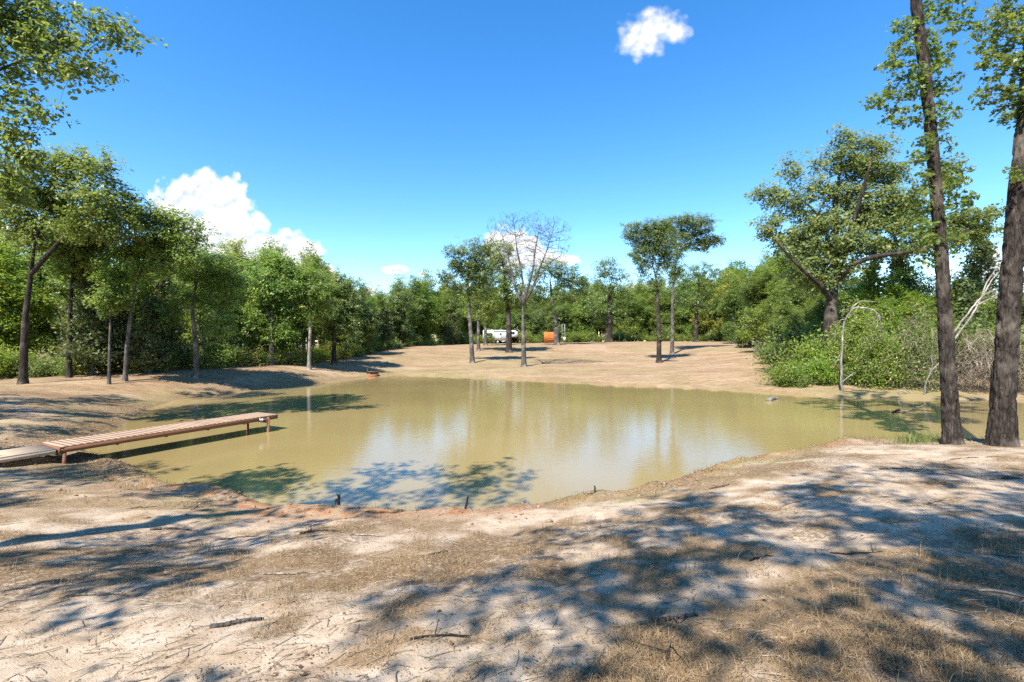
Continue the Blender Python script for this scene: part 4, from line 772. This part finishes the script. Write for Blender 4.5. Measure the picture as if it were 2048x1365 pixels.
# trees standing behind the camera: their crowns shade the near bank
SHADE = []
for sd, na in ((241, 250), (242, 200), (243, 150)):
    rg = np.random.default_rng(sd); B_ = []
    for i in range(15): a = rg.uniform(0, 6.28); q = 3.6 * math.sqrt(rg.random()); B_.append(((q * math.cos(a), q * math.sin(a), rg.uniform(7.0, 13.0)), (rg.uniform(.7, 1.25), rg.uniform(.7, 1.25), rg.uniform(.5, .8))))
    SHADE.append(tree_meshes('shade_oak', [(0, 0, -.3), (.1, .1, 3), (-.1, .2, 6.5), (.2, 0, 10)], .24, .12, B_, na, sd, D=.45, dk=.5, leaf=.16, per=12, spread=.28, mult=2.2, shell=.1, start=.5))
for (x, y, lb, sc, v) in SHADE_TREES:
    put_tree('oak_tree', lb, x, y, SHADE, v, sc, LO, 'oaks behind the viewpoint').rotation_euler = (0, 0, x * 1.7 + y)

# ---- bare snag, leaning limbs, vine tangles
def wobble(P, amp, seed, step=0.15):
    rng = np.random.default_rng(seed); Q = subdiv(np.array(P, float), step); n = len(Q); w = np.cumsum(rng.normal(0, amp, (n, 3)), 0); w -= np.linspace(0, 1, n)[:, None] * w[-1]; Q[:, :3] += w; return Q
def snag(name, label, u, d, branches, seed, mt, cat='dead tree', twigs=0.5):
    f = foot(u, d); k = d / F; mb = MB(); rng = np.random.default_rng(seed)
    for i, (pts, w0, w1) in enumerate(branches):
        P = [at(q[0], q[1], d + (q[2] if len(q) > 2 else 0)) - f for q in pts]
        if i == 0: P = [np.array([0, 0, -0.2])] + P
        Q = wobble(P, 0.012, seed + i); r = np.linspace(w0 * k / 2, w1 * k / 2, len(Q)); mb.tube(Q, r, 8)
        if i:
            for j in range(int(len(Q) * twigs)):
                p0 = Q[rng.integers(len(Q) // 4, len(Q))]; e = p0 + rng.normal(0, .28, 3) + np.array([0, 0, -.12]); mb.tube(wobble([p0, .5 * (p0 + e) + rng.normal(0, .05, 3), e], .008, int(rng.integers(1e6)), .08), .008, 3)
    o = mb.build(name, mt, None, True); o.location = tuple(f); tag(o, label, cat); return o
snag('bare_snag', 'pale bare snag with drooping curled top at the right shoreline', 1684, 29.0,
     [([(1684, 745), (1687, 700), (1687, 682), (1690, 645), (1697, 628), (1708, 614), (1718, 602), (1735, 601), (1752, 604)], 5.6, 1.6), ([(1706, 617), (1722, 615), (1742, 618), (1758, 630), (1755, 650), (1750, 662)], 3.5, 1.2),
      ([(1690, 640), (1682, 635), (1676, 648)], 2.2, 1), ([(1700, 622), (1688, 617), (1678, 626)], 2, 1), ([(1756, 630), (1764, 650), (1768, 672)], 2, .8), ([(1685, 765), (1697, 752), (1712, 744)], 2.6, 1.2), ([(1744, 618), (1760, 628), (1762, 640)], 2, 1), ([(1686, 700), (1676, 715), (1668, 735)], 1.8, .8)], 301, BP)
snag('leaning_dead_limbs', 'pale forked dead limbs leaning out between the two big trunks', 1906, 29.0,
     [([(1904, 680), (1935, 640), (1960, 600), (1985, 560), (1996, 545)], 5.5, 2), ([(1908, 665), (1935, 625), (1965, 590), (1995, 578)], 4.2, 1.5), ([(1950, 612), (1975, 600), (2002, 592)], 4, 1.5), ([(1960, 600), (1975, 560), (1990, 540)], 3.5, 1.2)], 302, BP)
snag('crooked_branch', 'crooked white branch rising from the shore left of the slender trunk', 1848, 27.0, [([(1850, 770), (1856, 748), (1868, 736), (1880, 724), (1890, 716)], 3.5, 1.5), ([(1858, 746), (1866, 730), (1862, 715)], 1.8, .8)], 303, BP, cat='branch')
snag('fallen_branch', 'pale fallen branch slanting from the right bank into the water', 1797, 27.3, [([(1797, 779), (1815, 786), (1840, 798), (1858, 811)], 3.2, 1.5), ([(1806, 775), (1818, 785), (1828, 792)], 2, 1)], 304, BP, cat='branch', twigs=0.1)
def floating_stick(name, label, p0, p1, r, mt, bend=0.05, k=8):
    a = np.array([*wpt(*p0), 0.015]); b = np.array([*wpt(*p1), 0.02]); m = .5 * (a + b); Q = wobble([a - a, m - a + np.array([0, 0, bend]), b - a], .01, int(p0[0]), .12); mb = MB(); mb.tube(Q, np.linspace(r, r * .55, len(Q)), k)
    o = mb.build(name, mt, None, True); o.location = tuple(a); tag(o, label, 'stick')
floating_stick('floating_branch', 'long pale stick lying on the water at the right', (1856, 811), (1798, 829), .03, BP)
floating_stick('floating_log', 'short dark log end poking from the water beside the pale stick', (1786, 826), (1800, 821), .05, BD)
floating_stick('floating_log', 'pale chunk of log in the water below the feathery bush', (1536, 802), (1555, 798), .13, BP, .12)
def tangle(name, label, u, d, w, h, n, seed, mt, leafm=None, nl=0):
    """vine stems wandering and drooping over a heap"""
    f = foot(u, d); k = d / F; W, H = w * k, h * k; rng = np.random.default_rng(seed); mb = MB(); m = 18
    a = rng.uniform(0, 6.28, n); q = rng.random(n) ** .5; p = np.stack([W * q * np.cos(a), .9 * q * np.sin(a), H * (1 - q ** 2 * .6) * rng.uniform(.15, 1.0, n)], 1); v = rng.normal(0, 1, (n, 3)); pts = [p.copy()]
    for i in range(m):
        v = .74 * v + .55 * rng.normal(0, 1, (n, 3)); v[:, 2] -= .10; v /= np.linalg.norm(v, axis=1, keepdims=True); p = p + v * .13
        e = np.sqrt((p[:, 0] / W) ** 2 + (p[:, 1] / 1.0) ** 2 + (p[:, 2] / H) ** 2); o_ = e > 1; p[o_] /= (e[o_] ** .5)[:, None]; v[o_] -= .6 * p[o_] / (np.linalg.norm(p[o_], axis=1, keepdims=True) + 1e-6); p[:, 2] = np.maximum(p[:, 2], -.05); pts.append(p.copy())
    A = np.stack(pts, 1)
    for i in range(n): mb.tube(A[i], np.linspace(.016, .004, m + 1) * rng.uniform(.45, 1.2), 3, False)
    t = empty(name, tuple(f)); tag(t, label, 'vines'); mb.build('stems', mt, t, True)
    if nl:
        A = A.reshape(-1, 3); C = A[rng.integers(0, len(A), nl)] + rng.normal(0, .12, (nl, 3)); C[:, 2] = np.maximum(C[:, 2], .03); link('foliage', leaves_mesh(name + '_leaves', C, .13 * rng.uniform(.6, 1.2, nl), rng, 'rhomb', .6), t, leafm)
tangle('vine_tangle', 'brown leafless vine tangle between the two big near trunks', 1958, 28.0, 48, 140, 460, 311, BT)
tangle('vine_tangle', 'grey vine tangle hanging just left of the slender leaning trunk', 1838, 29.0, 46, 190, 300, 312, BT, LW, 4500)
tangle('vine_tangle', 'half leafy vine tangle right of the pale snag', 1765, 29.5, 50, 165, 150, 313, BT, LL, 7000)
tangle('vine_tangle', 'leafy vine heap behind the pale snag', 1702, 31.5, 44, 175, 130, 314, BT, LL, 7000)
tangle('vine_tangle', 'dry vine tangle right of the thickest trunk', 2062, 27.5, 50, 130, 320, 315, BT, LW, 900)
# ================================================================== dock
WOOD_RED = plain('stained_lumber', (0.185, 0.082, 0.040), .75, .30, 5, .3, stretch=(1, 1, 8))
WOOD_DECK = plain('weathered_deck_board', (0.34, 0.225, 0.145), .85, .16, 5, .3, stretch=(9, 1, 9), tone=.10)
WOOD_GREY = plain('grey_plank', (0.48, 0.365, 0.25), .9, .18, 4, .25, stretch=(1, 6, 1), spec=.1, tone=.08)
STEEL = plain('galvanised_steel', (0.42, 0.42, 0.42), .45, .2, 10, 0, metal=.8)
def build_dock():
    ZD = 0.57; a = np.array(wpt(122, 893, ZD)); b = np.array(wpt(555, 828, ZD)); Ld = float(np.linalg.norm(b - a)); dx, dy = (b - a) / Ld; ang = math.atan2(dy, dx); Wd = 1.05
    t = empty('fishing_dock', (a[0], a[1], 0.0), ang); tag(t, 'narrow wooden fishing dock reaching over the pond', 'dock')
    n = 41; pw = Ld / n; ms = []
    for v in range(4):
        mb = MB(); mb.box(0.0015, pw - 0.0015, -0.02 - .003 * v, Wd + .015 + .006 * ((v * 2) % 3), -0.035, 0, .004); ms.append(mb.mesh('plank'))
    rp = random.Random(3)
    for i in range(n):
        o = link('plank', ms[rp.randrange(4)], t, WOOD_DECK); o.location = (i * pw, 0, ZD + rp.uniform(-.0015, .0015)); o.rotation_euler = (0, 0, rp.uniform(-.004, .004))
    for y in (0.0, Wd - .045): mb = MB(); mb.box(0.0, Ld - .03, y, y + .045, ZD - .165, ZD - .037, .004); mb.build('beam', WOOD_RED, t)
    mb = MB(); mb.box(Ld - .028, Ld + .012, -.005, Wd + .005, ZD - .165, ZD - .037, .004); mb.build('end_board', WOOD_RED, t)
    for i in (1, 2, 3, 4): mb = MB(); mb.box(i * Ld / 5, i * Ld / 5 + .04, .05, Wd - .05, ZD - .2, ZD - .04); mb.build('joist', WOOD_RED, t)
    for x, y in ((Ld - .42, -.075), (Ld - .42, Wd + .02)): mb = MB(); mb.tube([(x, y, -1.2), (x, y, ZD - .06)], .048, 12); mb.build('post', WOOD_RED, t, True)
    mb = MB(); mb.box(Ld - .46, Ld - .38, -.06, Wd, ZD - .25, ZD - .168); mb.build('cross_beam', WOOD_RED, t)
    mb = MB(); mb.box(Ld - .72, Ld - .60, -.035, -.004, ZD - .17, ZD - .06); mb.tube([(Ld - .70, -.06, ZD - .115), (Ld - .40, -.10, ZD - .10)], .018, 8); mb.tube([(Ld - .62, -.05, ZD - .07), (Ld - .62, -.05, ZD - .18)], .025, 8); mb.build('bracket', STEEL, t)
    for y in (0.0, Wd - .1): mb = MB(); mb.box(.03, .11, y + .0, y + .08, -.3, ZD - .168); mb.build('shore_post', WOOD_RED, t)
    mb = MB(); mb.box(-.045, -.005, -.01, Wd + .01, ZD - .22, ZD - .01); mb.build('shore_board', WOOD_RED, t)
    # shore ramp: weathered boards on two stringers
    p = np.array(wpt(116, 896, .54)); q = np.array(wpt(-110, 935, .46)); rl = float(np.linalg.norm(q - p)); ra = math.atan2(*(q - p)[::-1])
    r = empty('shore_ramp', (p[0], p[1], 0.0), ra); tag(r, 'pale weathered plank ramp leading onto the dock from the shore', 'ramp')
    nb = 6; bw = .98 / nb
    for i in range(nb):
        mb = MB(); mb.box(.03, rl, -i * bw - bw + .004, -i * bw - .002, .50, .535, .004); o = mb.build('plank', WOOD_GREY, r); o.rotation_euler = (0, R(1.0), 0); o.location.z = random.uniform(-.003, .003)
    for y in (-.98, -.05): mb = MB(); mb.box(.03, rl, y, y + .05, .40, .498, .004); o = mb.build('stringer', WOOD_GREY, r); o.rotation_euler = (0, R(1.0), 0)
build_dock()

# ================================================================== things on the crest: trailer, cedar enclosure, utility rack, post
WHITE = plain('white_panel', (0.60, 0.61, 0.62), .35, .03, 3); GLASS = plain('dark_window', (0.015, 0.018, 0.022), .3, .1, 3, spec=.25); RUB = plain('tyre_rubber', (0.025, 0.025, 0.025), .8, .1); GREYM = plain('grey_metal', (0.33, 0.34, 0.35), .5, .1, 5, metal=.3); TRIMM = plain('grey_trim', (0.52, 0.53, 0.55), .5, .05)
def build_trailer():
    d = 113.5; f = foot(1001, d); s = d / F; t = empty('travel_trailer', tuple(f)); tag(t, 'white fifth wheel travel trailer parked at the treeline', 'trailer'); z0 = .0
    L0, L1 = -4.05, 4.15  # body along x, nose to the right
    prof = [(L0, .75), (L0 + .1, .62), (2.35, .62), (2.45, 1.45), (3.75, 1.45), (4.05, 1.65), (4.15, 2.1), (4.0, 2.65), (3.6, 2.98), (3.0, 3.08), (L0 + .25, 3.12), (L0, 3.0)]
    # concave outline: build as main box and overhanging nose
    mb = MB(); mb.prism([(L0, .70), (L0 + .08, .62), (2.4, .62), (2.4, 3.08), (L0 + .2, 3.12), (L0, 3.0)], -1.2, 1.2); body = mb.build('body', WHITE, t)
    mb = MB(); mb.prism([(2.39, 1.45), (3.7, 1.45), (4.0, 1.6), (4.14, 1.95), (4.1, 2.4), (3.85, 2.8), (3.4, 3.02), (2.39, 3.075)], -1.19, 1.19); mb.build('nose', WHITE, t)
    y = -1.2
    for (x0, x1, z1, z2) in ((-3.15, -1.9, 1.75, 2.42), (2.5, 3.3, 2.15, 2.75), (-.1, .26, 1.85, 2.45)):
        mb = MB(); mb.box(x0, x1, y - .02, y - .004, z1, z2); w = mb.build('window', GLASS, t)
        mb = MB(); mb.box(x0 - .05, x1 + .05, y - .012, y - .002, z1 - .05, z1); mb.box(x0 - .05, x1 + .05, y - .012, y - .002, z2, z2 + .05); mb.box(x0 - .05, x0, y - .012, y - .002, z1, z2); mb.box(x1, x1 + .05, y - .012, y - .002, z1, z2); mb.build('frame', TRIMM, w)
    mb = MB(); mb.box(-.35, .38, y - .018, y - .001, .75, 2.62); dr = mb.build('door', WHITE, t); mb = MB(); mb.box(-.30, -.22, y - .05, y - .019, 1.55, 1.70); mb.build('handle', GREYM, dr)
    mb = MB(); mb.box(-.41, -.35, y - .012, y - .001, .72, 2.66); mb.box(.38, .44, y - .012, y - .001, .72, 2.66); mb.box(-.41, .44, y - .012, y - .001, 2.62, 2.68); mb.build('door_frame', TRIMM, t)
    mb = MB(); mb.tube([(-1.6, y - .07, 2.86), (2.0, y - .07, 2.86)], .07, 10); mb.build('awning_roll', GREYM, t, True)
    mb = MB(); mb.box(L0 + .05, 2.38, y - .010, y - .001, 1.32, 1.40); mb.build('stripe', TRIMM, t)
    for x in (-1.45, -.62):
        for yy in (-1.19, .97):
            mb = MB(); mb.tube([(x, yy, .36), (x, yy + .22, .36)], .36, 20); w = mb.build('wheel', RUB, t, False); mb = MB(); mb.tube([(x, yy - .012, .36), (x, yy + .02, .36)], .22, 16); mb.build('rim', WHITE, w)
    mb = MB(); mb.box(-1.95, -.12, y - .012, y + .1, .60, .80); mb.build('wheel_arch', RUB, t)
    mb = MB(); mb.box(.3, 1.2, y - .03, y + .5, .30, .60); mb.build('step', GREYM, t)
    mb = MB(); mb.box(L0 + .2, 2.3, -.9, .9, .45, .60); mb.build('chassis', RUB, t)
    mb = MB(); mb.box(-.2, .7, -.4, .4, 3.11, 3.38, .05); mb.build('air_conditioner', WHITE, t); mb = MB(); mb.box(-2.2, -1.8, -.2, .2, 3.11, 3.22, .03); mb.build('roof_vent', WHITE, t)
    for x in (2.3, 2.3): pass
    for yy in (-.9, .9): mb = MB(); mb.box(2.1, 2.22, yy - .06, yy + .06, .0, .62); mb.build('landing_leg', GREYM, t)
    mb = MB(); mb.box(3.2, 3.4, -.1, .1, .75, 1.46); mb.build('hitch_pin', RUB, t)
build_trailer()
CEDARW = plain('fresh_cedar', (0.42, 0.135, 0.030), .8, .25, 3, .2, stretch=(4, 4, .5), tone=.16)
def build_enclosure():
    d = 109.0; f = foot(1102, d); t = empty('cedar_enclosure', tuple(f)); tag(t, 'small orange cedar board enclosure on the crest', 'shed'); n = 18; W = 3.0; H = 2.5; w = W / n
    mb = MB(); mb.box(.004, w - .006, 0, .022, .04, H); bm = mb.mesh('board')
    for i in range(n): o = link('board', bm, t, CEDARW); o.location = (-W / 2 + i * w, 0, random.uniform(-.02, .02))
    mb = MB(); mb.box(0, .022, .004, w - .006, .04, H); bs = mb.mesh('side_board')
    for x in (-W / 2 - .024, W / 2 + .002):
        for i in range(9): o = link('side_board', bs, t, CEDARW); o.location = (x, .03 + i * w, random.uniform(-.02, .02))
    for z in (.75, 1.85): mb = MB(); mb.box(-W / 2 + .8, W / 2, -.045, -.002, z, z + .11); mb.build('rail', CEDARW, t)
    for x in (-W / 2 + .72, .25, W / 2 - .08): mb = MB(); mb.box(x, x + .09, -.05, -.001, .03, H + .03); mb.build('stile', CEDARW, t)
build_enclosure()
def build_rack():
    d = 108.0; f = foot(1127, d); t = empty('utility_rack', tuple(f)); tag(t, 'thin metal electric service rack with a white meter box', 'utility rack')
    for x in (-.32, .32): mb = MB(); mb.tube([(x, 0, -.3), (x, 0, 4.15)], .035, 8); mb.build('post', GREYM, t, True)
    for z in (2.0, 2.75, 4.1): mb = MB(); mb.box(-.36, .36, -.05, -.036, z, z + .06); mb.build('crossbar', GREYM, t)
    mb = MB(); mb.box(.0, .42, -.22, -.05, .45, 1.25, .02); mb.build('meter_box', WHITE, t); mb = MB(); mb.box(-.42, -.22, -.18, -.05, .95, 1.35, .02); mb.build('disconnect_box', GREYM, t); mb = MB(); mb.tube([(.2, -.1, 1.25), (.2, -.1, 4.1)], .025, 8); mb.build('conduit', GREYM, t, True)
build_rack()
def build_post():
    d = 108.0; f = foot(1239, d); t = empty('feeder_post', tuple(f)); tag(t, 'wooden post with a short side arm under the treeline', 'post'); W = plain('old_post_wood', (0.30, 0.24, 0.17), .85)
    mb = MB(); mb.box(-.08, .08, -.08, .08, -.3, 2.55); mb.build('post', W, t); mb = MB(); mb.box(-.65, -.082, -.06, .06, 2.35, 2.5); mb.build('arm', W, t)
build_post()
def build_drain():
    p = wpt(747, 752); t = empty('drain_box', (p[0], p[1] - .2, 0.0), R(28)); tag(t, 'small rusty orange overflow box at the foot of the dam', 'drain box'); RU = plain('rusty_orange_steel', (0.27, 0.105, 0.045), .8, .35, 4); DK = plain('dark_rusted_lid', (0.10, 0.06, 0.04), .8, .3, 4)
    mb = MB(); mb.box(-.38, .38, -.38, .38, -.4, .38); mb.build('body', RU, t); mb = MB(); mb.box(-.46, .46, -.46, .46, .384, .44, .01); mb.build('lid', DK, t); mb = MB(); mb.tube([(-.42, .4, -.3), (-.42, .4, .75)], .03, 8); mb.build('stake', DK, t, True)
    for s in (-1, 1): mb = MB(); mb.box(-.39, .39, s * .385 - .005, s * .385 + .005, -.02, .04); mb.build('rib', DK, t)
build_drain()

# ================================================================== near bank details
def stub(name, label, u, v, z, h, r, lean, seed, mt, spikes=3):
    x, y = wpt(u, v, z); zz = gz(x, y); rng = np.random.default_rng(seed); t = np.linspace(0, 1, 9)[:, None]; Q = np.array([0, 0, -.08]) + t * np.array([lean, rng.normal(0, .03), h + .08]) + rng.normal(0, r * .25, (9, 3)) * t; mb = MB(); mb.tube(Q, r * (1.25 - .5 * t[:, 0]), 9)
    for i in range(spikes): a = Q[-2 + (i % 2)]; mb.tube([a, a + np.array([rng.normal(0, r), rng.normal(0, r), r * rng.uniform(1, 2.6)])], [r * .55, r * .12], 5)
    o = mb.build(name, mt, None, True); o.location = (x, y, zz); tag(o, label, 'stump')
stub('broken_stub', 'short broken brown stub standing at the near waterline', 676, 1009, .12, .20, .035, .02, 401, BD)
stub('broken_stub', 'thin crooked dark stick stub in the middle of the near waterline', 929, 1016, .12, .22, .02, .06, 402, BD, 2)
stub('broken_stub', 'pale thin stub just left of the short broken brown stub', 666, 1008, .12, .14, .014, .05, 403, BP, 1)
stub('broken_stub', 'tiny dark stub among green shore grass on the near bank', 1190, 992, .12, .12, .016, .0, 404, BD, 1)
stub('broken_stub', 'leaning dark twig stub poking from the water by the near shore', 549, 975, 0.0, .12, .010, .0, 405, BD, 1)
stub('broken_stub', 'two inch stub beside the slender trunk on the bank edge', 1822, 884, .2, .12, .03, -.08, 406, BD, 1)
def stick(u, v, z, ln, ang, r, seed, mt, label):
    x, y = wpt(u, v, z); rng = np.random.default_rng(seed); n = max(5, int(ln / .06)); s = np.linspace(0, ln, n); ux, uy = math.cos(ang), math.sin(ang); px, py = x + s * ux, y + s * uy
    w = np.cumsum(rng.normal(0, .008, n)); px -= w * uy; py += w * ux; pz = ground(px, py) + r * .6 + .01 * np.sin(s * 7); P = np.stack([px - x, py - y, pz], 1); z0 = P[0, 2]; P[:, 2] -= z0; mb = MB(); mb.tube(P, np.linspace(r, r * .45, n), 6)
    for i in range(2):
        k = rng.integers(1, n - 1); e = P[k] + np.array([rng.normal(0, .1), rng.normal(0, .1), .02]); mb.tube([P[k], e], [r * .5, r * .2], 4)
    o = mb.build('fallen_stick', mt, None, True); o.location = (x, y, z0); tag(o, label, 'stick', 'sticks on the near bank')
def STK(i, u, v, ln): return f"{'long' if ln > .55 else 'short'} {('dark', 'tan', 'grey')[i % 3]} stick on the near bank, {'far left' if u < 320 else 'left' if u < 640 else 'left of centre' if u < 950 else 'right of centre' if u < 1450 else 'right' if u < 1800 else 'below the two big trunks'}, {'close to the waterline' if v < 1030 else 'halfway down the bank' if v < 1140 else 'near the bottom edge'}"
for i, (u, v, ln, ang) in enumerate(((440, 1075, .5, .2), (520, 1152, .7, .1), (300, 1060, .5, .3), (1660, 1115, .45, -.1), (1960, 1110, .6, -.5), (1760, 940, .9, 0), (1900, 920, 1.1, -.1), (1850, 1010, .8, .2), (1300, 1260, .35, .1), (1500, 1135, .3, .4), (700, 1065, .6, -.1), (600, 1060, .5, .25), (860, 1115, .25, .8), (1880, 1180, .5, -.6), (1980, 960, .8, .1), (1330, 1330, .22, 1.3), (130, 1205, .5, .1), (420, 1265, .35, .3), (820, 1285, .4, .1), (1560, 1015, .5, .3), (1420, 975, .4, .2), (250, 1015, .5, .3))):
    z = gz(*wpt(u, v, .7)); z = gz(*wpt(u, v, z)); stick(u, v, z, ln, ang, .009 + .005 * (i % 3), 500 + i, (BD, BT, BG)[i % 3], STK(i, u, v, ln))

# ---- dry grass, litter: too many to count
def blades(name, label, X, Y, H, W, lean, rng, mt, rnd, cat):
    n = len(X); Z = ground(X, Y) - .006; a = rng.uniform(0, 6.28, n); b = rng.uniform(0, 6.28, n); sx, sy = np.cos(a) * W / 2, np.sin(a) * W / 2; lx, ly = np.cos(b) * lean * H, np.sin(b) * lean * H; hz = H * np.sqrt(np.clip(1 - lean ** 2 * .6, .05, 1))
    V = np.empty((n, 5, 3)); V[:, 0] = np.stack([X - sx, Y - sy, Z], 1); V[:, 1] = np.stack([X + sx, Y + sy, Z], 1); V[:, 2] = np.stack([X + lx * .35 + sx * .7, Y + ly * .35 + sy * .7, Z + hz * .6], 1); V[:, 3] = np.stack([X + lx * .35 - sx * .7, Y + ly * .35 - sy * .7, Z + hz * .6], 1); V[:, 4] = np.stack([X + lx, Y + ly, Z + hz * (1 - .25 * lean)], 1)
    i = (np.arange(n) * 5)[:, None]; me = np_mesh(name, V.reshape(-1, 3), [i + np.array([[0, 1, 2, 3]]), i + np.array([[3, 2, 4]])], False, dict(rnd=np.repeat(rnd, 5))); return tag(link(name, me, None, mt), label, cat, kind='stuff')
def straw_mat(name, a, b, c):
    m, nt, N, L, o = new_mat(name); p = nd(N, 'ShaderNodeBsdfPrincipled', Roughness=.7); p.inputs['Specular IOR Level'].default_value = .2; at_ = N.new('ShaderNodeAttribute'); at_.attribute_name = 'rnd'; r = ramp(N, [(0, a), (.5, b), (1, c)]); L.new(at_.outputs['Fac'], r.inputs[0]); L.new(r.outputs[0], p.inputs['Base Color'])
    t = N.new('ShaderNodeBsdfTranslucent'); L.new(r.outputs[0], t.inputs['Color']); ms = N.new('ShaderNodeMixShader'); ms.inputs[0].default_value = .25; L.new(p.outputs[0], ms.inputs[1]); L.new(t.outputs[0], ms.inputs[2]); L.new(ms.outputs[0], o.inputs[0]); return m
M['straw'] = straw_mat('dry_straw', (0.14, 0.085, 0.042), (0.29, 0.200, 0.108), (0.45, 0.35, 0.21)); M['greengrass'] = straw_mat('shore_grass', (0.055, 0.095, 0.02), (0.13, 0.18, 0.04), (0.34, 0.32, 0.11)); M['litter'] = straw_mat('dead_leaf', (0.06, 0.035, 0.02), (0.19, 0.11, 0.055), (0.40, 0.29, 0.18))
def view_scatter(n, rng, dmin, dmax, p=1.0, wide=1.12):
    """points spread over the wedge of ground in front of the camera, denser when near"""
    d = (dmin ** -p + rng.random(n) * (dmax ** -p - dmin ** -p)) ** (-1 / p); return (rng.random(n) * 2 - 1) * wide * d, d
def build_grass():
    rng = np.random.default_rng(77); X, Y = view_scatter(300000, rng, 1.6, 30, .50); S = sdist(X, Y); den = .05 + .95 * straw_density(X, Y); k = (rng.random(len(X)) < den) & (S > .12); X, Y = X[k], Y[k]; den = den[k]; n = len(X)
    tall = fbm(X * .8, Y * .8, 0, 91, 3); H = (.016 + .042 * rng.random(n) ** 1.6) * (.7 + 1.1 * sstep(.48, .72, tall)) * (1 + .35 * (rng.random(n) < .03)); lean = np.clip(rng.normal(.92, .22, n), .1, 1.15); W = rng.uniform(.0022, .0045, n) * (1 + Y * .09)
    blades('dry_grass', 'straw coloured dead grass covering the near bank', X, Y, H, W, lean, rng, M['straw'], np.clip(rng.normal(.5, .24, n), 0, 1), 'grass')
    # standing tufts
    Xs, Ys = [], []; cx, cy = view_scatter(330, rng, 3.2, 18, .5)
    for x, y in zip(cx, cy):
        m = rng.integers(12, 34); Xs.append(x + rng.normal(0, .07, m)); Ys.append(y + rng.normal(0, .05, m))
    X = np.concatenate(Xs); Y = np.concatenate(Ys); k = (sdist(X, Y) > .15) & (fbm(X * .55 + 3.1, Y * .75 - 1.7, 0, 41, 4) > .46); X, Y = X[k], Y[k]; n = len(X)
    blades('grass_tufts', 'taller standing tufts of dead grass on the near bank', X, Y, rng.uniform(.06, .17, n), rng.uniform(.003, .005, n), np.clip(rng.normal(.35, .15, n), .05, .8), rng, M['straw'], np.clip(rng.normal(.55, .2, n), 0, 1), 'grass')
    # green shore grass
    X = rng.uniform(-16, 16, 130000); Y = rng.uniform(6, 22, 130000); S = sdist(X, Y); g = sstep(.46, .62, fbm(X * .6, Y * .6, 0, 71, 3)); k = (S > .02) & (S < 1.5) & (rng.random(len(X)) < .85 * g * (1 - S / 1.5)); X, Y = X[k], Y[k]; n = len(X)
    Xb = np.concatenate([rng.normal(x, .3, 260) for x in (11.4, 11.9, 13.6, 12.2)]); Yb = np.concatenate([rng.normal(y, .25, 260) for y in (13.9, 14.3, 12.2, 14.2)]); X = np.concatenate([X, Xb]); Y = np.concatenate([Y, Yb]); nb = len(Xb)
    H = np.concatenate([rng.uniform(.03, .13, n), rng.uniform(.1, .5, nb)]); blades('shore_grass', 'short green grass along the near waterline', X, Y, H, rng.uniform(.004, .008, n + nb), np.clip(rng.normal(.45, .2, n + nb), .05, .9), rng, M['greengrass'], np.clip(rng.normal(.5, .28, n + nb), 0, 1), 'grass')
    # dead leaves and chips
    X, Y = view_scatter(26000, rng, 1.6, 20, .55); c = fbm(X * .8, Y * .8, 0, 83, 4); S = sdist(X, Y); k = (S > .1) & (rng.random(len(X)) < .25 + 1.2 * sstep(.48, .66, c)); X, Y = X[k], Y[k]; n = len(X); C = np.stack([X, Y, ground(X, Y) + .008], 1)
    tag(link('leaf_litter', leaves_mesh('leaf_litter', C, rng.uniform(.006, .020, n) * np.where(rng.random(n) < .03, 2.6, 1), rng, 'rhomb', 2.2, rnd=np.clip(rng.normal(.42, .25, n), 0, 1)), None, M['litter']), 'brown dead leaves scattered over the near bank', 'leaves', kind='stuff')
    mb = MB(); X, Y = view_scatter(3600, rng, 1.7, 17, .6); S = sdist(X, Y); k = S > .15; X, Y = X[k], Y[k]; a = rng.normal(.25, .8, len(X)); ln = rng.uniform(.05, .22, len(X)); X2, Y2 = X + np.cos(a) * ln, Y + np.sin(a) * ln; Xm, Ym = .5 * (X + X2) + rng.normal(0, .012, len(X)), .5 * (Y + Y2) + rng.normal(0, .012, len(X)); Z, Zm, Z2 = ground(X, Y), ground(Xm, Ym), ground(X2, Y2)
    for i in range(len(X)):
        r = rng.uniform(.001, .0032); mb.tube([(X[i], Y[i], Z[i] + r), (Xm[i], Ym[i], Zm[i] + r + .006), (X2[i], Y2[i], Z2[i] + r)], r, 4, False)
    tag(mb.build('twig_litter', BT), 'thin broken twigs scattered over the near bank', 'twigs', kind='stuff')
build_grass()
def build_clods():
    rng = np.random.default_rng(91); X = rng.uniform(-18, 18, 60000); Y = rng.uniform(5, 30, 60000); S = sdist(X, Y); k = (S > -.1) & (S < 2.6) & (rng.random(len(X)) < .32 * (1 - np.clip(S, 0, 2.6) / 2.6) ** 1.5) & (np.abs(X) < 1.1 * Y); X, Y = X[k], Y[k]; n = len(X); r = rng.uniform(.008, .034, n) * (1 + .9 * (rng.random(n) < .05)); Z = ground(X, Y)
    b = np.array([[1, 0, 0], [-1, 0, 0], [0, 1, 0], [0, -1, 0], [0, 0, .7], [0, 0, -.7]], float); f = np.array([[0, 2, 4], [2, 1, 4], [1, 3, 4], [3, 0, 4], [2, 0, 5], [1, 2, 5], [3, 1, 5], [0, 3, 5]])
    V = np.stack([X, Y, Z + .2 * r], 1)[:, None] + r[:, None, None] * (b[None] * rng.uniform(.6, 1.4, (n, 6, 1)) + rng.normal(0, .15, (n, 6, 3))); F_ = (np.arange(n) * 6)[:, None, None] + f[None]
    z1 = np.ones(n * 6); tag(link('soil_clods', np_mesh('soil_clods', V.reshape(-1, 3), [F_.reshape(-1, 3)], False, dict(clay=z1 * .8, straw=z1 * 0, far=z1 * 0, green=z1 * 0, debris=z1 * .45, wet=z1 * .15)), None, M['ground']), 'crumbled clay clods along the near and left shoreline', 'soil', kind='stuff')
build_clods()
